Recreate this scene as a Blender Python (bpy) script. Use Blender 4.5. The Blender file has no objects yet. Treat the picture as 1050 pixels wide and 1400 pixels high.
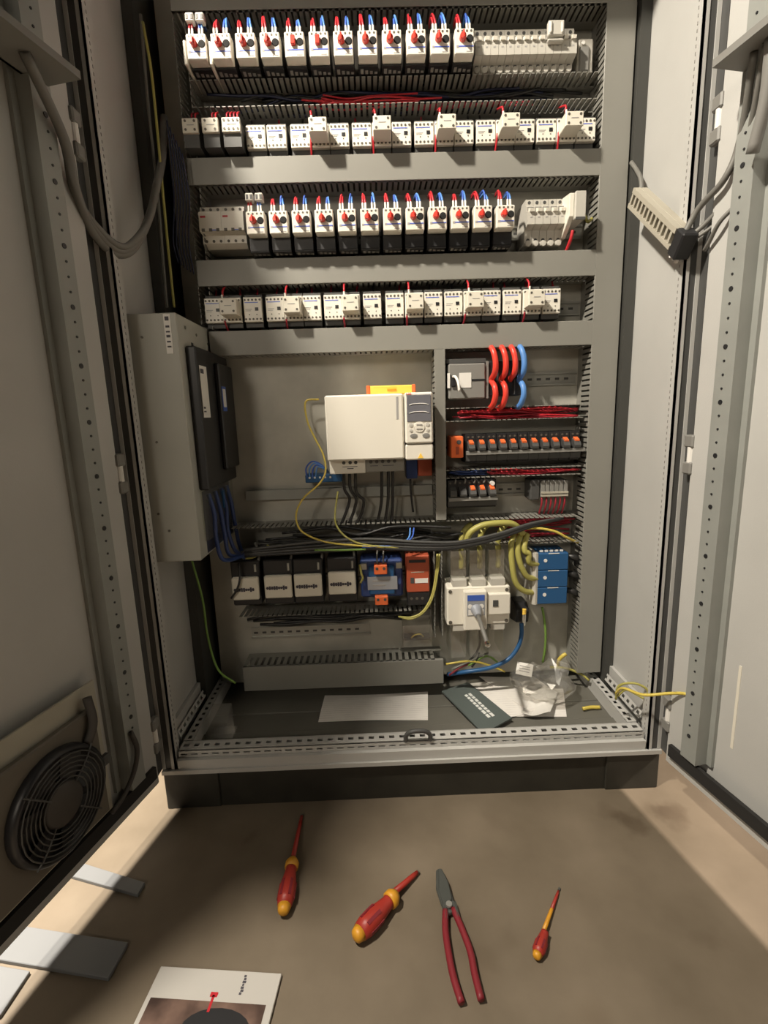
import bpy, bmesh, math, random
from mathutils import Vector, Matrix
random.seed(7)
R = random.Random(11)
C = bpy.context.scene.collection
S = bpy.context.scene

# ------------------------------------------------------------------ camera
CAM = (-0.069, -1.068, 0.924); PITCH = 0.192; YAW = 0.016; ROLL = 0.032; FPX = 685.0
_fw = Vector((math.sin(YAW)*math.cos(PITCH), math.cos(YAW)*math.cos(PITCH), -math.sin(PITCH)))
_rt = Vector((math.cos(YAW), -math.sin(YAW), 0)); _up = _rt.cross(_fw)
_xc = math.cos(ROLL)*_rt - math.sin(ROLL)*_up
_yc = math.sin(ROLL)*_rt + math.cos(ROLL)*_up
cd = bpy.data.cameras.new('camera'); cam = bpy.data.objects.new('camera', cd); C.objects.link(cam)
cam.matrix_world = Matrix(((_xc.x, _yc.x, -_fw.x, CAM[0]), (_xc.y, _yc.y, -_fw.y, CAM[1]), (_xc.z, _yc.z, -_fw.z, CAM[2]), (0, 0, 0, 1)))
cd.sensor_fit = 'HORIZONTAL'; cd.sensor_width = 36.0; cd.lens = FPX/1050*36.0; cd.clip_start = 0.02
S.camera = cam
# ------------------------------------------------------------------ world and lamps
W = bpy.data.worlds.new('world'); S.world = W; W.use_nodes = True
W.node_tree.nodes['Background'].inputs[0].default_value = (1.0, 0.84, 0.66, 1)
W.node_tree.nodes['Background'].inputs[1].default_value = 0.006
def lamp(name, loc, target, size, power, col):
    l = bpy.data.lights.new(name, 'AREA'); l.shape = 'DISK'; l.size = size; l.energy = power; l.color = col
    o = bpy.data.objects.new(name, l); C.objects.link(o); o.location = loc
    o.rotation_euler = (Vector(target)-Vector(loc)).to_track_quat('-Z', 'Y').to_euler()
    return o
lamp('ceiling_lamp_front', (-1.0, -0.835, 2.72), (0, 0.1, 1.0), 0.13, 97, (1.0, 0.91, 0.77))
lamp('floor_strip_fill', (-1.05, -0.35, 1.55), (-0.8, -0.3, 0), 0.2, 80, (1.0, 0.91, 0.79))  # light added low outside the left door to brighten the floor strip
lamp('ceiling_lamp_far', (2.35, -0.70, 2.05), (0.6, -0.4, 0), 0.22, 140, (1.0, 0.86, 0.73))
lamp('front_fill', (-1.3, -3.0, 2.0), (0, 0.2, 0.9), 0.5, 19, (1.0, 0.88, 0.72))  # soft fill added behind the camera to lift the lower panel
S.view_settings.view_transform = 'Standard'; S.view_settings.look = 'None'
S.view_settings.gamma = 1.0; S.view_settings.use_curve_mapping = False; S.view_settings.exposure = 0.0

# ------------------------------------------------------------------ helpers
def at(u, v, ax, val):
    """world point where the view ray through picture point (u, v) meets the plane x, y or z = val"""
    a, b = u-525, v-700
    d = _fw + _xc*(a/FPX) - _yc*(b/FPX)
    i = 'xyz'.index(ax); t = (val-CAM[i])/d[i]
    return Vector(CAM) + d*t
ORG = {}
class MB:
    def __init__(s, xf=None): s.v = []; s.f = []; s.m = []; s.xf = xf
    def add(s, vs, fs, m=0):
        n = len(s.v)
        for p in vs: s.v.append(tuple(s.xf(*p)) if s.xf else tuple(p))
        for f in fs: s.f.append([n+i for i in f]); s.m.append(m)
        return s
    def box(s, x0, x1, y0, y1, z0, z1, m=0):
        return s.add([(x0,y0,z0),(x1,y0,z0),(x1,y1,z0),(x0,y1,z0),(x0,y0,z1),(x1,y0,z1),(x1,y1,z1),(x0,y1,z1)],
                     [(0,3,2,1),(4,5,6,7),(0,1,5,4),(1,2,6,5),(2,3,7,6),(3,0,4,7)], m)
    def obox(s, c, a, b, d, m=0):
        c, a, b, d = Vector(c), Vector(a), Vector(b), Vector(d)
        P = [c+a*i+b*j+d*k for k in (-1,1) for i, j in ((-1,-1),(1,-1),(1,1),(-1,1))]
        return s.add(P, [(0,3,2,1),(4,5,6,7),(0,1,5,4),(1,2,6,5),(2,3,7,6),(3,0,4,7)], m)
    def cyl(s, p0, p1, r0, r1=None, seg=12, m=0):
        p0, p1 = Vector(p0), Vector(p1); r1 = r0 if r1 is None else r1
        ax = (p1-p0).normalized(); u = ax.orthogonal().normalized(); w = ax.cross(u)
        P = [p0+(u*math.cos(2*math.pi*i/seg)+w*math.sin(2*math.pi*i/seg))*r0 for i in range(seg)]
        P += [p1+(u*math.cos(2*math.pi*i/seg)+w*math.sin(2*math.pi*i/seg))*r1 for i in range(seg)]
        F = [(i,(i+1)%seg,seg+(i+1)%seg,seg+i) for i in range(seg)]+[tuple(range(seg))[::-1], tuple(range(seg,2*seg))]
        return s.add(P, F, m)
    def lathe(s, p0, ax, prof, seg=14, m=0, flat=1.0):
        p0 = Vector(p0); ax = Vector(ax).normalized(); u = ax.cross(Vector((0,0,1))).normalized() if abs(ax.z) < .95 else Vector((1,0,0)); w = u.cross(ax)
        P = []; F = []
        for (h, r) in prof:
            for i in range(seg):
                a = 2*math.pi*i/seg; P.append(p0+ax*h+(u*math.cos(a)+w*math.sin(a)*flat)*r)
        for k in range(len(prof)-1):
            for i in range(seg): F.append((k*seg+i, k*seg+(i+1)%seg, (k+1)*seg+(i+1)%seg, (k+1)*seg+i))
        F.append(tuple(range(seg))[::-1]); F.append(tuple(range((len(prof)-1)*seg, len(prof)*seg)))
        return s.add(P, F, m)
    def tube(s, pts, r, seg=7, m=0, sub=6):
        pts = [Vector(p) for p in pts]; path = []
        if len(pts) > 2:
            q = [2*pts[0]-pts[1]]+pts+[2*pts[-1]-pts[-2]]
            for i in range(1, len(q)-2):
                for k in range(sub):
                    t = k/sub; a, b, c, d = q[i-1], q[i], q[i+1], q[i+2]
                    path.append(.5*((2*b)+(c-a)*t+(2*a-5*b+4*c-d)*t*t+(3*b-a-3*c+d)*t**3))
            path.append(pts[-1])
        else: path = pts
        P = []; F = []; u = None
        for i, p in enumerate(path):
            tg = (path[min(i+1, len(path)-1)]-path[max(i-1, 0)]).normalized()
            u = tg.orthogonal().normalized() if u is None else (u-tg*u.dot(tg)).normalized()
            w = tg.cross(u)
            P += [p+(u*math.cos(2*math.pi*j/seg)+w*math.sin(2*math.pi*j/seg))*r for j in range(seg)]
        n = len(path)
        for i in range(n-1):
            for j in range(seg): F.append((i*seg+j, i*seg+(j+1)%seg, (i+1)*seg+(j+1)%seg, (i+1)*seg+j))
        F += [tuple(range(seg))[::-1], tuple(range((n-1)*seg, n*seg))]
        return s.add(P, F, m)
    def prism_x(s, yz, x0, x1, m=0):
        n = len(yz)
        return s.add([(x0, y, z) for y, z in yz]+[(x1, y, z) for y, z in yz],
                     [(i,(i+1)%n,n+(i+1)%n,n+i) for i in range(n)]+[tuple(range(n))[::-1], tuple(range(n,2*n))], m)
    def prism_z(s, xy, z0, z1, m=0):
        n = len(xy)
        return s.add([(x, y, z0) for x, y in xy]+[(x, y, z1) for x, y in xy],
                     [(i,(i+1)%n,n+(i+1)%n,n+i) for i in range(n)]+[tuple(range(n))[::-1], tuple(range(n,2*n))], m)
    def build(s, name, mats, parent=None, bevel=0, smooth=False, loc=None):
        if not isinstance(mats, (list, tuple)): mats = [mats]
        if parent is not None: o0 = ORG[parent.name]
        elif loc is not None: o0 = Vector(loc)
        else:
            xs, ys, zs = zip(*s.v); o0 = Vector(((min(xs)+max(xs))/2, (min(ys)+max(ys))/2, min(zs)))
        me = bpy.data.meshes.new(name)
        me.from_pydata([(x-o0.x, y-o0.y, z-o0.z) for x, y, z in s.v], [], s.f)
        for m in mats: me.materials.append(M[m])
        for p, mi in zip(me.polygons, s.m): p.material_index = mi; p.use_smooth = smooth
        bm = bmesh.new(); bm.from_mesh(me)
        bmesh.ops.recalc_face_normals(bm, faces=bm.faces)
        if bevel: bmesh.ops.bevel(bm, geom=list(bm.edges), offset=bevel, segments=1, affect='EDGES', clamp_overlap=True)
        bm.to_mesh(me); bm.free()
        o = bpy.data.objects.new(name, me); C.objects.link(o)
        if parent is not None: o.parent = parent
        else: o.location = o0
        ORG[o.name] = o0
        if name in SMALL: o['kind'] = 'stuff'
        return o
SMALL = {'rail_hole', 'perforation', 'terminal_screw', 'terminal_hole', 'terminal_guard', 'ferrule', 'marker_window', 'rail_slot', 'cable_hole', 'type_print', 'lettering', 'label_print', 'screw', 'front_print', 'connector_screw', 'grip_rib', 'terminal_tooth', 'pin', 'cover_print', 'display_line', 'arrow_print', 'rim', 'red_mark'}
def tag(o, label, cat, group=None):
    o['label'] = label; o['category'] = cat
    if group: o['group'] = group
    return o
def thing(name, label, cat, loc, group=None):
    o = bpy.data.objects.new(name, None); C.objects.link(o); o.location = loc; o.empty_display_size = .02
    ORG[o.name] = Vector(loc)
    return tag(o, label, cat, group)
def copy_tree(root, loc, label, group=None):
    r = root.copy(); C.objects.link(r); r.location = loc; r['label'] = label; ORG[r.name] = Vector(loc)
    if group: r['group'] = group
    for ch in list(root.children):
        c = ch.copy(); C.objects.link(c); c.parent = r; ORG[c.name] = Vector(loc)
        for g in list(ch.children):
            d = g.copy(); C.objects.link(d); d.parent = c; ORG[d.name] = Vector(loc)
    return r
ORD = ['first','second','third','fourth','fifth','sixth','seventh','eighth','ninth','tenth','eleventh','twelfth','thirteenth','fourteenth','fifteenth','sixteenth','seventeenth','eighteenth','nineteenth','twentieth']

# ------------------------------------------------------------------ materials
M = {}
def mat(name, col, rough=.5, metal=0, spec=.5, noise=0, nscale=20, bump=0, bscale=200, alpha=1):
    m = bpy.data.materials.new(name); m.use_nodes = True; nt = m.node_tree; b = nt.nodes['Principled BSDF']
    b.inputs['Base Color'].default_value = (*col, 1); b.inputs['Roughness'].default_value = rough; b.inputs['Metallic'].default_value = metal
    b.inputs['Specular IOR Level'].default_value = spec
    if noise:
        tc = nt.nodes.new('ShaderNodeTexCoord'); n = nt.nodes.new('ShaderNodeTexNoise'); n.inputs['Scale'].default_value = nscale; n.inputs['Detail'].default_value = 5
        r = nt.nodes.new('ShaderNodeValToRGB'); r.color_ramp.elements[0].position = .3; r.color_ramp.elements[1].position = .7
        r.color_ramp.elements[0].color = (*[c*(1-noise) for c in col], 1); r.color_ramp.elements[1].color = (*[min(1, c*(1+noise)) for c in col], 1)
        nt.links.new(tc.outputs['Object'], n.inputs['Vector']); nt.links.new(n.outputs['Fac'], r.inputs['Fac']); nt.links.new(r.outputs['Color'], b.inputs['Base Color'])
    if bump:
        tc = nt.nodes.new('ShaderNodeTexCoord'); n = nt.nodes.new('ShaderNodeTexNoise'); n.inputs['Scale'].default_value = bscale
        bp = nt.nodes.new('ShaderNodeBump'); bp.inputs['Strength'].default_value = bump; bp.inputs['Distance'].default_value = .001
        nt.links.new(tc.outputs['Object'], n.inputs['Vector']); nt.links.new(n.outputs['Fac'], bp.inputs['Height']); nt.links.new(bp.outputs['Normal'], b.inputs['Normal'])
    M[name] = m; return m
mat('cabinet_paint', (.49, .485, .465), .42, noise=.04, nscale=6, bump=.15, bscale=400)
mat('galvanised', (.46, .45, .40), .5, .15, noise=.16, nscale=9)
mat('rail_steel', (.42, .42, .39), .38, .6)
mat('zinc_bracket', (.31, .32, .30), .5, .15, noise=.06, nscale=12)
mat('tray_grey', (.14, .135, .115), .55, noise=.08, nscale=10)
mat('drive_paint', (.40, .40, .36), .45, noise=.04, nscale=10)
mat('seal_black', (.018, .017, .016), .8)
mat('plinth_dark', (.026, .024, .018), .55, noise=.25, nscale=15)
mat('post_dark', (.05, .05, .045), .6)
mat('duct_grey', (.245, .24, .215), .45, noise=.03, nscale=8)
mat('white_plastic', (.78, .745, .66), .33)
mat('cream_plastic', (.75, .71, .61), .38)
mat('mcb_grey', (.52, .50, .45), .4)
mat('mid_grey', (.22, .215, .20), .5)
mat('dark_grey', (.07, .07, .068), .5)
mat('black_plastic', (.018, .018, .02), .42)
mat('navy_body', (.025, .028, .05), .5)
mat('red_plastic', (.75, .06, .04), .3)
mat('red_wire', (.50, .022, .032), .4)
mat('dark_red_wire', (.32, .015, .03), .45)
mat('blue_wire', (.05, .12, .48), .4)
mat('pale_blue_wire', (.10, .26, .62), .4)
mat('blue_stripe', (.10, .16, .62), .4)
mat('blue_device', (.018, .09, .23), .4)
mat('blue_body', (.03, .06, .20), .4)
mat('orange', (.85, .17, .05), .4)
mat('orange_red', (.42, .085, .04), .45)
mat('level_orange', (.95, .36, .03), .35)
mat('level_yellow', (.95, .62, .10), .35)
mat('yellow_green', (.40, .37, .10), .45)
mat('yellow_wire', (.66, .52, .10), .4)
mat('green_wire', (.18, .32, .06), .4)
mat('cable_grey', (.17, .165, .15), .5)
mat('cable_black', (.022, .022, .022), .45)
mat('ferrule_white', (.78, .75, .68), .4)
mat('screw_dark', (.12, .11, .09), .5, .3)
mat('chrome', (.75, .74, .70), .2, 1)
mat('steel_dark', (.13, .14, .13), .4, .6)
mat('label_white', (.78, .76, .72), .5)
mat('label_silver', (.36, .38, .42), .4, .3)
mat('print_dark', (.06, .055, .07), .6)
mat('print_grey', (.35, .34, .33), .6)
mat('print_white', (.75, .76, .74), .6)
mat('folder_grey', (.10, .12, .115), .5)
mat('tool_red', (.33, .028, .018), .45)
mat('tool_yellow', (.60, .28, .02), .45)
mat('pliers_red', (.19, .014, .022), .5)
mat('cover_white', (.50, .48, .45), .5)
mat('filter_cover', (.40, .38, .31), .55)
mat('filter_shade', (.13, .115, .09), .6)
mat('navy_wire', (.016, .02, .055), .5)
mat('dial_black', (.02, .02, .02), .75, spec=.2)
mat('brass', (.62, .50, .22), .4, .4)
mat('panel_display', (.16, .16, .18), .25)
mat('offcut_beige', (.42, .39, .32), .5)
mat('fan_hub', (.055, .048, .042), .6)
def paper_mat():
    m = bpy.data.materials.new('paper'); m.use_nodes = True; nt = m.node_tree; b = nt.nodes['Principled BSDF']; b.inputs['Roughness'].default_value = .8
    tc = nt.nodes.new('ShaderNodeTexCoord'); w = nt.nodes.new('ShaderNodeTexWave'); w.bands_direction = 'Y'; w.inputs['Scale'].default_value = 32; w.inputs['Distortion'].default_value = 0
    n = nt.nodes.new('ShaderNodeTexNoise'); n.inputs['Scale'].default_value = 26; n.inputs['Detail'].default_value = 3
    mu = nt.nodes.new('ShaderNodeMath'); mu.operation = 'MULTIPLY'
    r = nt.nodes.new('ShaderNodeValToRGB'); r.color_ramp.elements[0].position = .36; r.color_ramp.elements[1].position = .52
    r.color_ramp.elements[0].color = (.82, .79, .75, 1); r.color_ramp.elements[1].color = (.72, .69, .66, 1)
    nt.links.new(tc.outputs['Object'], w.inputs['Vector']); nt.links.new(tc.outputs['Object'], n.inputs['Vector'])
    nt.links.new(w.outputs['Fac'], mu.inputs[0]); nt.links.new(n.outputs['Fac'], mu.inputs[1]); nt.links.new(mu.outputs[0], r.inputs['Fac']); nt.links.new(r.outputs['Color'], b.inputs['Base Color'])
    M['paper'] = m
paper_mat()
def clear_mat(name, tint, gloss, rough=.12):
    m = bpy.data.materials.new(name); m.use_nodes = True; nt = m.node_tree; nt.nodes.remove(nt.nodes['Principled BSDF'])
    t = nt.nodes.new('ShaderNodeBsdfTransparent'); t.inputs[0].default_value = (*tint, 1)
    g = nt.nodes.new('ShaderNodeBsdfGlossy'); g.inputs['Roughness'].default_value = rough; g.inputs['Color'].default_value = (.9, .9, .88, 1)
    d = nt.nodes.new('ShaderNodeBsdfDiffuse'); d.inputs[0].default_value = (.7, .69, .66, 1)
    a = nt.nodes.new('ShaderNodeMixShader'); a.inputs[0].default_value = gloss
    b = nt.nodes.new('ShaderNodeMixShader'); b.inputs[0].default_value = .35
    nt.links.new(g.outputs[0], b.inputs[1]); nt.links.new(d.outputs[0], b.inputs[2])
    nt.links.new(t.outputs[0], a.inputs[1]); nt.links.new(b.outputs[0], a.inputs[2]); nt.links.new(a.outputs[0], nt.nodes['Material Output'].inputs[0])
    M[name] = m
clear_mat('clear_plastic', (.93, .93, .91), .16)
clear_mat('clear_bag', (.93, .92, .90), .22, .2)
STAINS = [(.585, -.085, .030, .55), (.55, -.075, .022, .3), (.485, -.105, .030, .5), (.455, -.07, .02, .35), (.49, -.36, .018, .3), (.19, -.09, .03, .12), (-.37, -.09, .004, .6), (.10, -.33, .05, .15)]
def concrete():
    m = bpy.data.materials.new('concrete'); m.use_nodes = True; nt = m.node_tree; b = nt.nodes['Principled BSDF']; b.inputs['Roughness'].default_value = .62
    tc = nt.nodes.new('ShaderNodeTexCoord')
    def noise(sc, det, p0, p1, c0, c1):
        n = nt.nodes.new('ShaderNodeTexNoise'); n.inputs['Scale'].default_value = sc; n.inputs['Detail'].default_value = det
        r = nt.nodes.new('ShaderNodeValToRGB'); r.color_ramp.elements[0].position = p0; r.color_ramp.elements[1].position = p1
        r.color_ramp.elements[0].color = (*c0, 1); r.color_ramp.elements[1].color = (*c1, 1)
        nt.links.new(tc.outputs['Object'], n.inputs['Vector']); nt.links.new(n.outputs['Fac'], r.inputs['Fac']); return n, r
    n1, a = noise(6, 8, .3, .7, (.122, .095, .063), (.186, .148, .105))
    n2, c = noise(2.2, 3, .58, .72, (1, 1, 1), (.72, .66, .58))
    mx = nt.nodes.new('ShaderNodeMix'); mx.data_type = 'RGBA'; mx.blend_type = 'MULTIPLY'; mx.inputs[0].default_value = 1
    nt.links.new(a.outputs['Color'], mx.inputs[6]); nt.links.new(c.outputs['Color'], mx.inputs[7])
    last = mx.outputs[2]
    nz = nt.nodes.new('ShaderNodeTexNoise'); nz.inputs['Scale'].default_value = 22; nz.inputs['Detail'].default_value = 3
    nt.links.new(tc.outputs['Object'], nz.inputs['Vector'])
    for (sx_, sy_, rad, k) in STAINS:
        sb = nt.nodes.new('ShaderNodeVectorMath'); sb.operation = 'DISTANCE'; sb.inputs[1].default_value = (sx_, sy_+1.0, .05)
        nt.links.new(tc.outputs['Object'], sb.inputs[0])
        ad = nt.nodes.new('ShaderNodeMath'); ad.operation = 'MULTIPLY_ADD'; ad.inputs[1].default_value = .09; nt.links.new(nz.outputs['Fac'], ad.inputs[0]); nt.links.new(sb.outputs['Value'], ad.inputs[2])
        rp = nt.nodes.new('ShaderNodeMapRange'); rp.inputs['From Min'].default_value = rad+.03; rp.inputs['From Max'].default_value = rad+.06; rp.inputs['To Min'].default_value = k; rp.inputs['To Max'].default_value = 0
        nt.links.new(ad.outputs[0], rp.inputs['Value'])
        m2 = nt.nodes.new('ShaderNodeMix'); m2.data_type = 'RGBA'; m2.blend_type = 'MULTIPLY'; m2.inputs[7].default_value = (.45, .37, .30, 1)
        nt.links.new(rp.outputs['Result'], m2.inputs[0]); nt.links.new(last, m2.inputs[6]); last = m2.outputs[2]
    nt.links.new(last, b.inputs['Base Color'])
    n3 = nt.nodes.new('ShaderNodeTexNoise'); n3.inputs['Scale'].default_value = 60
    bp = nt.nodes.new('ShaderNodeBump'); bp.inputs['Strength'].default_value = .12; bp.inputs['Distance'].default_value = .002
    nt.links.new(tc.outputs['Object'], n3.inputs['Vector']); nt.links.new(n3.outputs['Fac'], bp.inputs['Height']); nt.links.new(bp.outputs['Normal'], b.inputs['Normal'])
    M['concrete'] = m
concrete()
mat('wall_paint', (.5, .47, .42), .8, noise=.05, nscale=3)

# ------------------------------------------------------------------ the room
o = MB().box(-4, 4, -3.5, 1.5, -.05, 0).build('floor', 'concrete'); o['kind'] = 'structure'
o = MB().box(-4, 4, 1.5, 1.6, 0, 3.2).build('wall_back', 'wall_paint'); o['kind'] = 'structure'

# ------------------------------------------------------------------ the cabinet
cab = thing('electrical_cabinet', 'tall light grey steel switch cabinet standing open on a black plinth', 'cabinet', (0, .2, 0))
pl = MB().box(-.595, .595, .006, .394, .0, .098).build('plinth', 'plinth_dark', cab)
for sx in (-1, 1): MB().box(*sorted((sx*.6, sx*.47)), .001, .399, 0, .1).build('plinth_corner', 'plinth_dark', pl, bevel=.002)
for sx in (-1, 1): MB().box(*sorted((sx*.6, sx*.592)), .0, .4, .1, 2.0).build('side_panel', 'cabinet_paint', cab)
MB().box(-.592, .592, .392, .4, .1, 2.0).build('rear_panel', 'cabinet_paint', cab)
MB().box(-.6, .6, 0, .4, 1.99, 2.0).build('roof_panel', 'cabinet_paint', cab)
MB().box(-.592, .592, .32, .392, 1.968, 1.99).build('roof_rail', 'cabinet_paint', cab)
for a, b in ((.048, .122), (.126, .208), (.212, .392)):
    MB().box(-.592, .592, a, b, .1, .116 if a < .1 else .112).build('gland_plate', 'tray_grey', cab, bevel=.0015)
def perf(mb, n, pitch, P, w, hw, hl, off=0, m=0, th=.0015):
    """perforated strip: P(a, b, c) maps length, width, thickness to the world; oblong holes hl by hw at width offset off"""
    L = n*pitch; lo, hi = -w/2, w/2; h0, h1 = off-hw/2, off+hw/2
    def bx(a0, a1, b0, b1): mb.add([P(a, b, c) for c in (0, th) for a, b in ((a0,b0),(a1,b0),(a1,b1),(a0,b1))], [(0,3,2,1),(4,5,6,7),(0,1,5,4),(1,2,6,5),(2,3,7,6),(3,0,4,7)], m)
    bx(0, L, lo, h0); bx(0, L, h1, hi)
    for i in range(n):
        bx(i*pitch, i*pitch+(pitch-hl)/2, h0, h1); bx((i+1)*pitch-(pitch-hl)/2, (i+1)*pitch, h0, h1)
# front bottom frame rail
mb = MB()
perf(mb, 45, .025, lambda a, b, c: (-.5625+a, .031+b, .150-c), .032, .010, .013)
perf(mb, 45, .025, lambda a, b, c: (-.5625+a, .012-c*.7, .1395+b*.9), .018, .004, .016)
mb.box(-.5625, .5625, .046, .048, .10, .150); mb.box(-.5625, .5625, .0, .012, .1, .131); mb.box(-.6, .6, -.006, .002, .098, .108)
mb.box(-.5625, .5625, .0135, .0455, .112, .114, 1)
fr = mb.build('frame_rail_front', ['cabinet_paint', 'post_dark'], cab)
for sx in (-1, 1):
    mb = MB()
    perf(mb, 13, .025, lambda a, b, c: (sx*(.552+b), .05+a, .150-c), .024, .009, .012)
    perf(mb, 13, .025, lambda a, b, c: (sx*(.573+b*.4), .05+a, .168-c+b), .018, .008, .012)
    mb.box(*sorted((sx*.5395, sx*.541)), .05, .375, .112, .150); mb.box(*sorted((sx*.542, sx*.59)), .05, .375, .112, .114, 1)
    mb.box(*sorted((sx*.582, sx*.591)), .05, .375, .15, .20)
    mb.build('frame_rail_side', ['cabinet_paint', 'post_dark'], cab)
    # front upright, folded profile with a row of ticks on its inner flange
    mb = MB()
    mb.box(*sorted((sx*.568, sx*.578)), .0, .006, .1, 1.99); mb.box(*sorted((sx*.568, sx*.571)), .0, .030, .1, 1.99)
    mb.box(*sorted((sx*.568, sx*.591)), .030, .033, .1, 1.99)
    up = mb.build('frame_upright', 'cabinet_paint', cab)
    mb = MB()
    for k in range(146): mb.box(*sorted((sx*.5674, sx*.5682)), .018, .020, .15+k*.0125, .1555+k*.0125)
    mb.build('perforation', 'mid_grey', up)
    MB().box(*sorted((sx*.567, sx*.591)), .238, .385, .112, 1.99).build('rear_upright', 'post_dark', cab)
    MB().box(*sorted((sx*.578, sx*.603)), .002, .006, .11, 1.985).build('hinge_channel', 'dark_grey', cab)  # dark colour stands in for the shade in the hinge gap
for sx in (-1, 1): MB().box(*sorted((sx*.6005, sx*.612)), -.021, .008, .11, 1.985).build('light_stop_strip', 'dark_grey', cab)  # strip added to stop lamp light leaking between door and frame
plate = MB().box(-.552, .552, .335, .338, .14, 1.95).build('mounting_plate', 'galvanised', cab)
# handle clip on the front rail
p = at(574, 1025, 'z', .16)
mb = MB(); mb.tube([(p.x-.030, .012, .150), (p.x-.028, .008, .168), (p.x-.014, .004, .180), (p.x+.014, .004, .180), (p.x+.028, .008, .168), (p.x+.030, .012, .150)], .0055, 8)
tag(mb.build('clamp_hook', 'dark_grey', smooth=True), 'small dark grey hook clipped on the perforated front rail', 'hook')

# doors, opened a little past square
def door_frame(sx):
    OPEN = math.radians(14 if sx < 0 else 10.5)
    d = Vector((sx*math.sin(OPEN), -math.cos(OPEN), 0)); n = Vector((-sx*math.cos(OPEN), -math.sin(OPEN), 0)); h = Vector((sx*.606, -.014, 0))
    return lambda s, t, z: h+d*s+n*t+Vector((0, 0, z))
DOOR = {}
for sx, nm in ((-1, 'left'), (1, 'right')):
    D = door_frame(sx); DOOR[sx] = D
    mb = MB(D); mb.box(.004, .596, .0, .004, .112, 1.988)                 # outer skin
    for a, b in ((.026, .030), (.592, .596)): mb.box(a, b, .004, .024, .112, 1.988)
    for a, b in ((.112, .116), (1.984, 1.988)): mb.box(.030, .592, .004, .024, a, b)
    mb.box(.030, .068, .022, .025, .112, 1.988); mb.box(.54, .592, .022, .025, .112, 1.988)
    mb.box(.068, .54, .022, .025, .112, .134); mb.box(.068, .54, .022, .025, 1.966, 1.988)
    dr = mb.build('door', 'cabinet_paint', cab); dr['label'] = nm+' door leaf swung open, light grey steel'
    for z0 in (.136, 1.936): MB(D).box(.040, .566, .025, .034, z0, z0+.028).build('door_seal', 'seal_black', dr)
    # perforated reinforcing rail: tube with big holes every 100 mm and small ones between
    for s0 in (.099, .50):
        mb = MB(D); mb.box(s0-.018, s0+.022, .004, .040, .17, 1.93)
        rl = mb.build('door_rail', 'zinc_bracket', dr)
        mb = MB(D)
        zz = .227
        k = 0
        while zz < 1.92:
            big = k % 4 == 0; r = .0045 if big else .0022
            c = D(s0, .0395, zz); e = D(s0, .0412, zz); mm = MB(); mm.cyl(c, e, r, seg=10); base = len(mb.v)
            mb.v += mm.v; mb.f += [[base+i for i in f] for f in mm.f]; mb.m += mm.m
            zz += .025; k += 1
        mb.build('rail_hole', 'black_plastic', rl)
        MB(D).box(s0+.022, s0+.034, .004, .012, .17, 1.93).build('rail_flange', 'zinc_bracket', rl)
    # hinges
    for zc in (.225, .822, 1.44):
        c = Vector((sx*.590, -.030, zc))
        h = MB().cyl(c+Vector((0, -.006, -.016)), c+Vector((0, -.006, .016)), .0075, seg=12).build('hinge_pin', 'label_white', dr)
        for dz in (-1, 1): MB().obox(c+Vector((0, -.004, dz*.028)), (.008, 0, 0), (0, .014, 0), (0, 0, .013)).build('hinge_knuckle', 'mid_grey', h, bevel=.003)
    # device box on the door, its underside seen from below
    MB(D).box(.085, .55, .025, .105, 1.475, 1.487).box(.085, .55, .025, .030, 1.475, 1.53).build('door_shelf', 'mid_grey', dr)
# sticker strip on the right door
MB(DOOR[1]).box(.165, .171, .004, .005, .24, .42).build('tape_strip', 'cream_plastic', [c for c in cab.children if c.name.startswith('door')][-1])

# ------------------------------------------------------------------ wiring ducts
def duct(label, x0, x1, z0, z1, axis='x', cover=True, yf=.25, yb=.335, wall=(True, True), pitch=.0135, finger=.0085, cov_m='duct_grey'):
    t = thing('wiring_duct', label, 'wiring duct', ((x0+x1)/2, yb, z0), 'grey slotted wiring ducts')
    MB().box(x0, x1, yb-.004, yb, z0, z1).build('duct_base', 'duct_grey', t)
    for w, on in zip((0, 1), wall):
        if not on: continue
        mb = MB(); th = .0018
        if axis == 'x':
            zc = (z0+th if w == 0 else z1-th); zr = (zc-th, zc)if w == 0 else (zc, zc+th)
            mb.box(x0, x1, yb-.028, yb-.004, *zr)
            n = int((x1-x0)/pitch)
            for i in range(n): mb.box(x0+i*pitch, x0+i*pitch+finger, yf+.003, yb-.028, *zr)
            if cover: mb.box(x0, x1, yf+.003, yf+.010, *zr)
        else:
            xr = (x0, x0+th) if w == 0 else (x1-th, x1)
            mb.box(*xr, yb-.028, yb-.004, z0, z1)
            n = int((z1-z0)/pitch)
            for i in range(n): mb.box(*xr, yf+.003, yb-.028, z0+i*pitch, z0+i*pitch+finger)
        mb.build('slotted_wall', 'duct_grey', t)
    if cover: MB().box(x0-.001*(axis=='y'), x1+.001*(axis=='y'), yf, yf+.003, z0-.0005, z1+.0005).build('duct_cover', cov_m, t, bevel=.001)
    return t
XL, XR = -.484, .500
duct('covered upright grey duct down the right edge of the panel', .494, .561, .175, 1.822, 'y')
duct('narrow open upright duct down the left edge of the panel', -.4865, -.459, 1.145, 1.822, 'y', cover=False)
duct('short narrow upright duct between drive and relay section', .093, .119, .640, 1.082, 'y')
duct('open duct with red wires between the top two rows', -.459, .493, 1.632, 1.688, cover=False)
duct('covered grey duct along the very top edge of the picture', -.487, .561, 1.822, 1.882)
duct('covered grey duct below the second row', XL, .494, 1.470, 1.527)
duct('covered grey duct below the third row', XL, .494, 1.246, 1.305)
duct('covered grey duct below the fourth row', -.47, .494, 1.082, 1.140)
duct('open duct full of red wires below the thick red cables', .121, .493, .900, .935, cover=False)
duct('thin open duct with red and blue wires below the orange-lever relays', .121, .493, .751, .774, cover=False)
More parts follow.
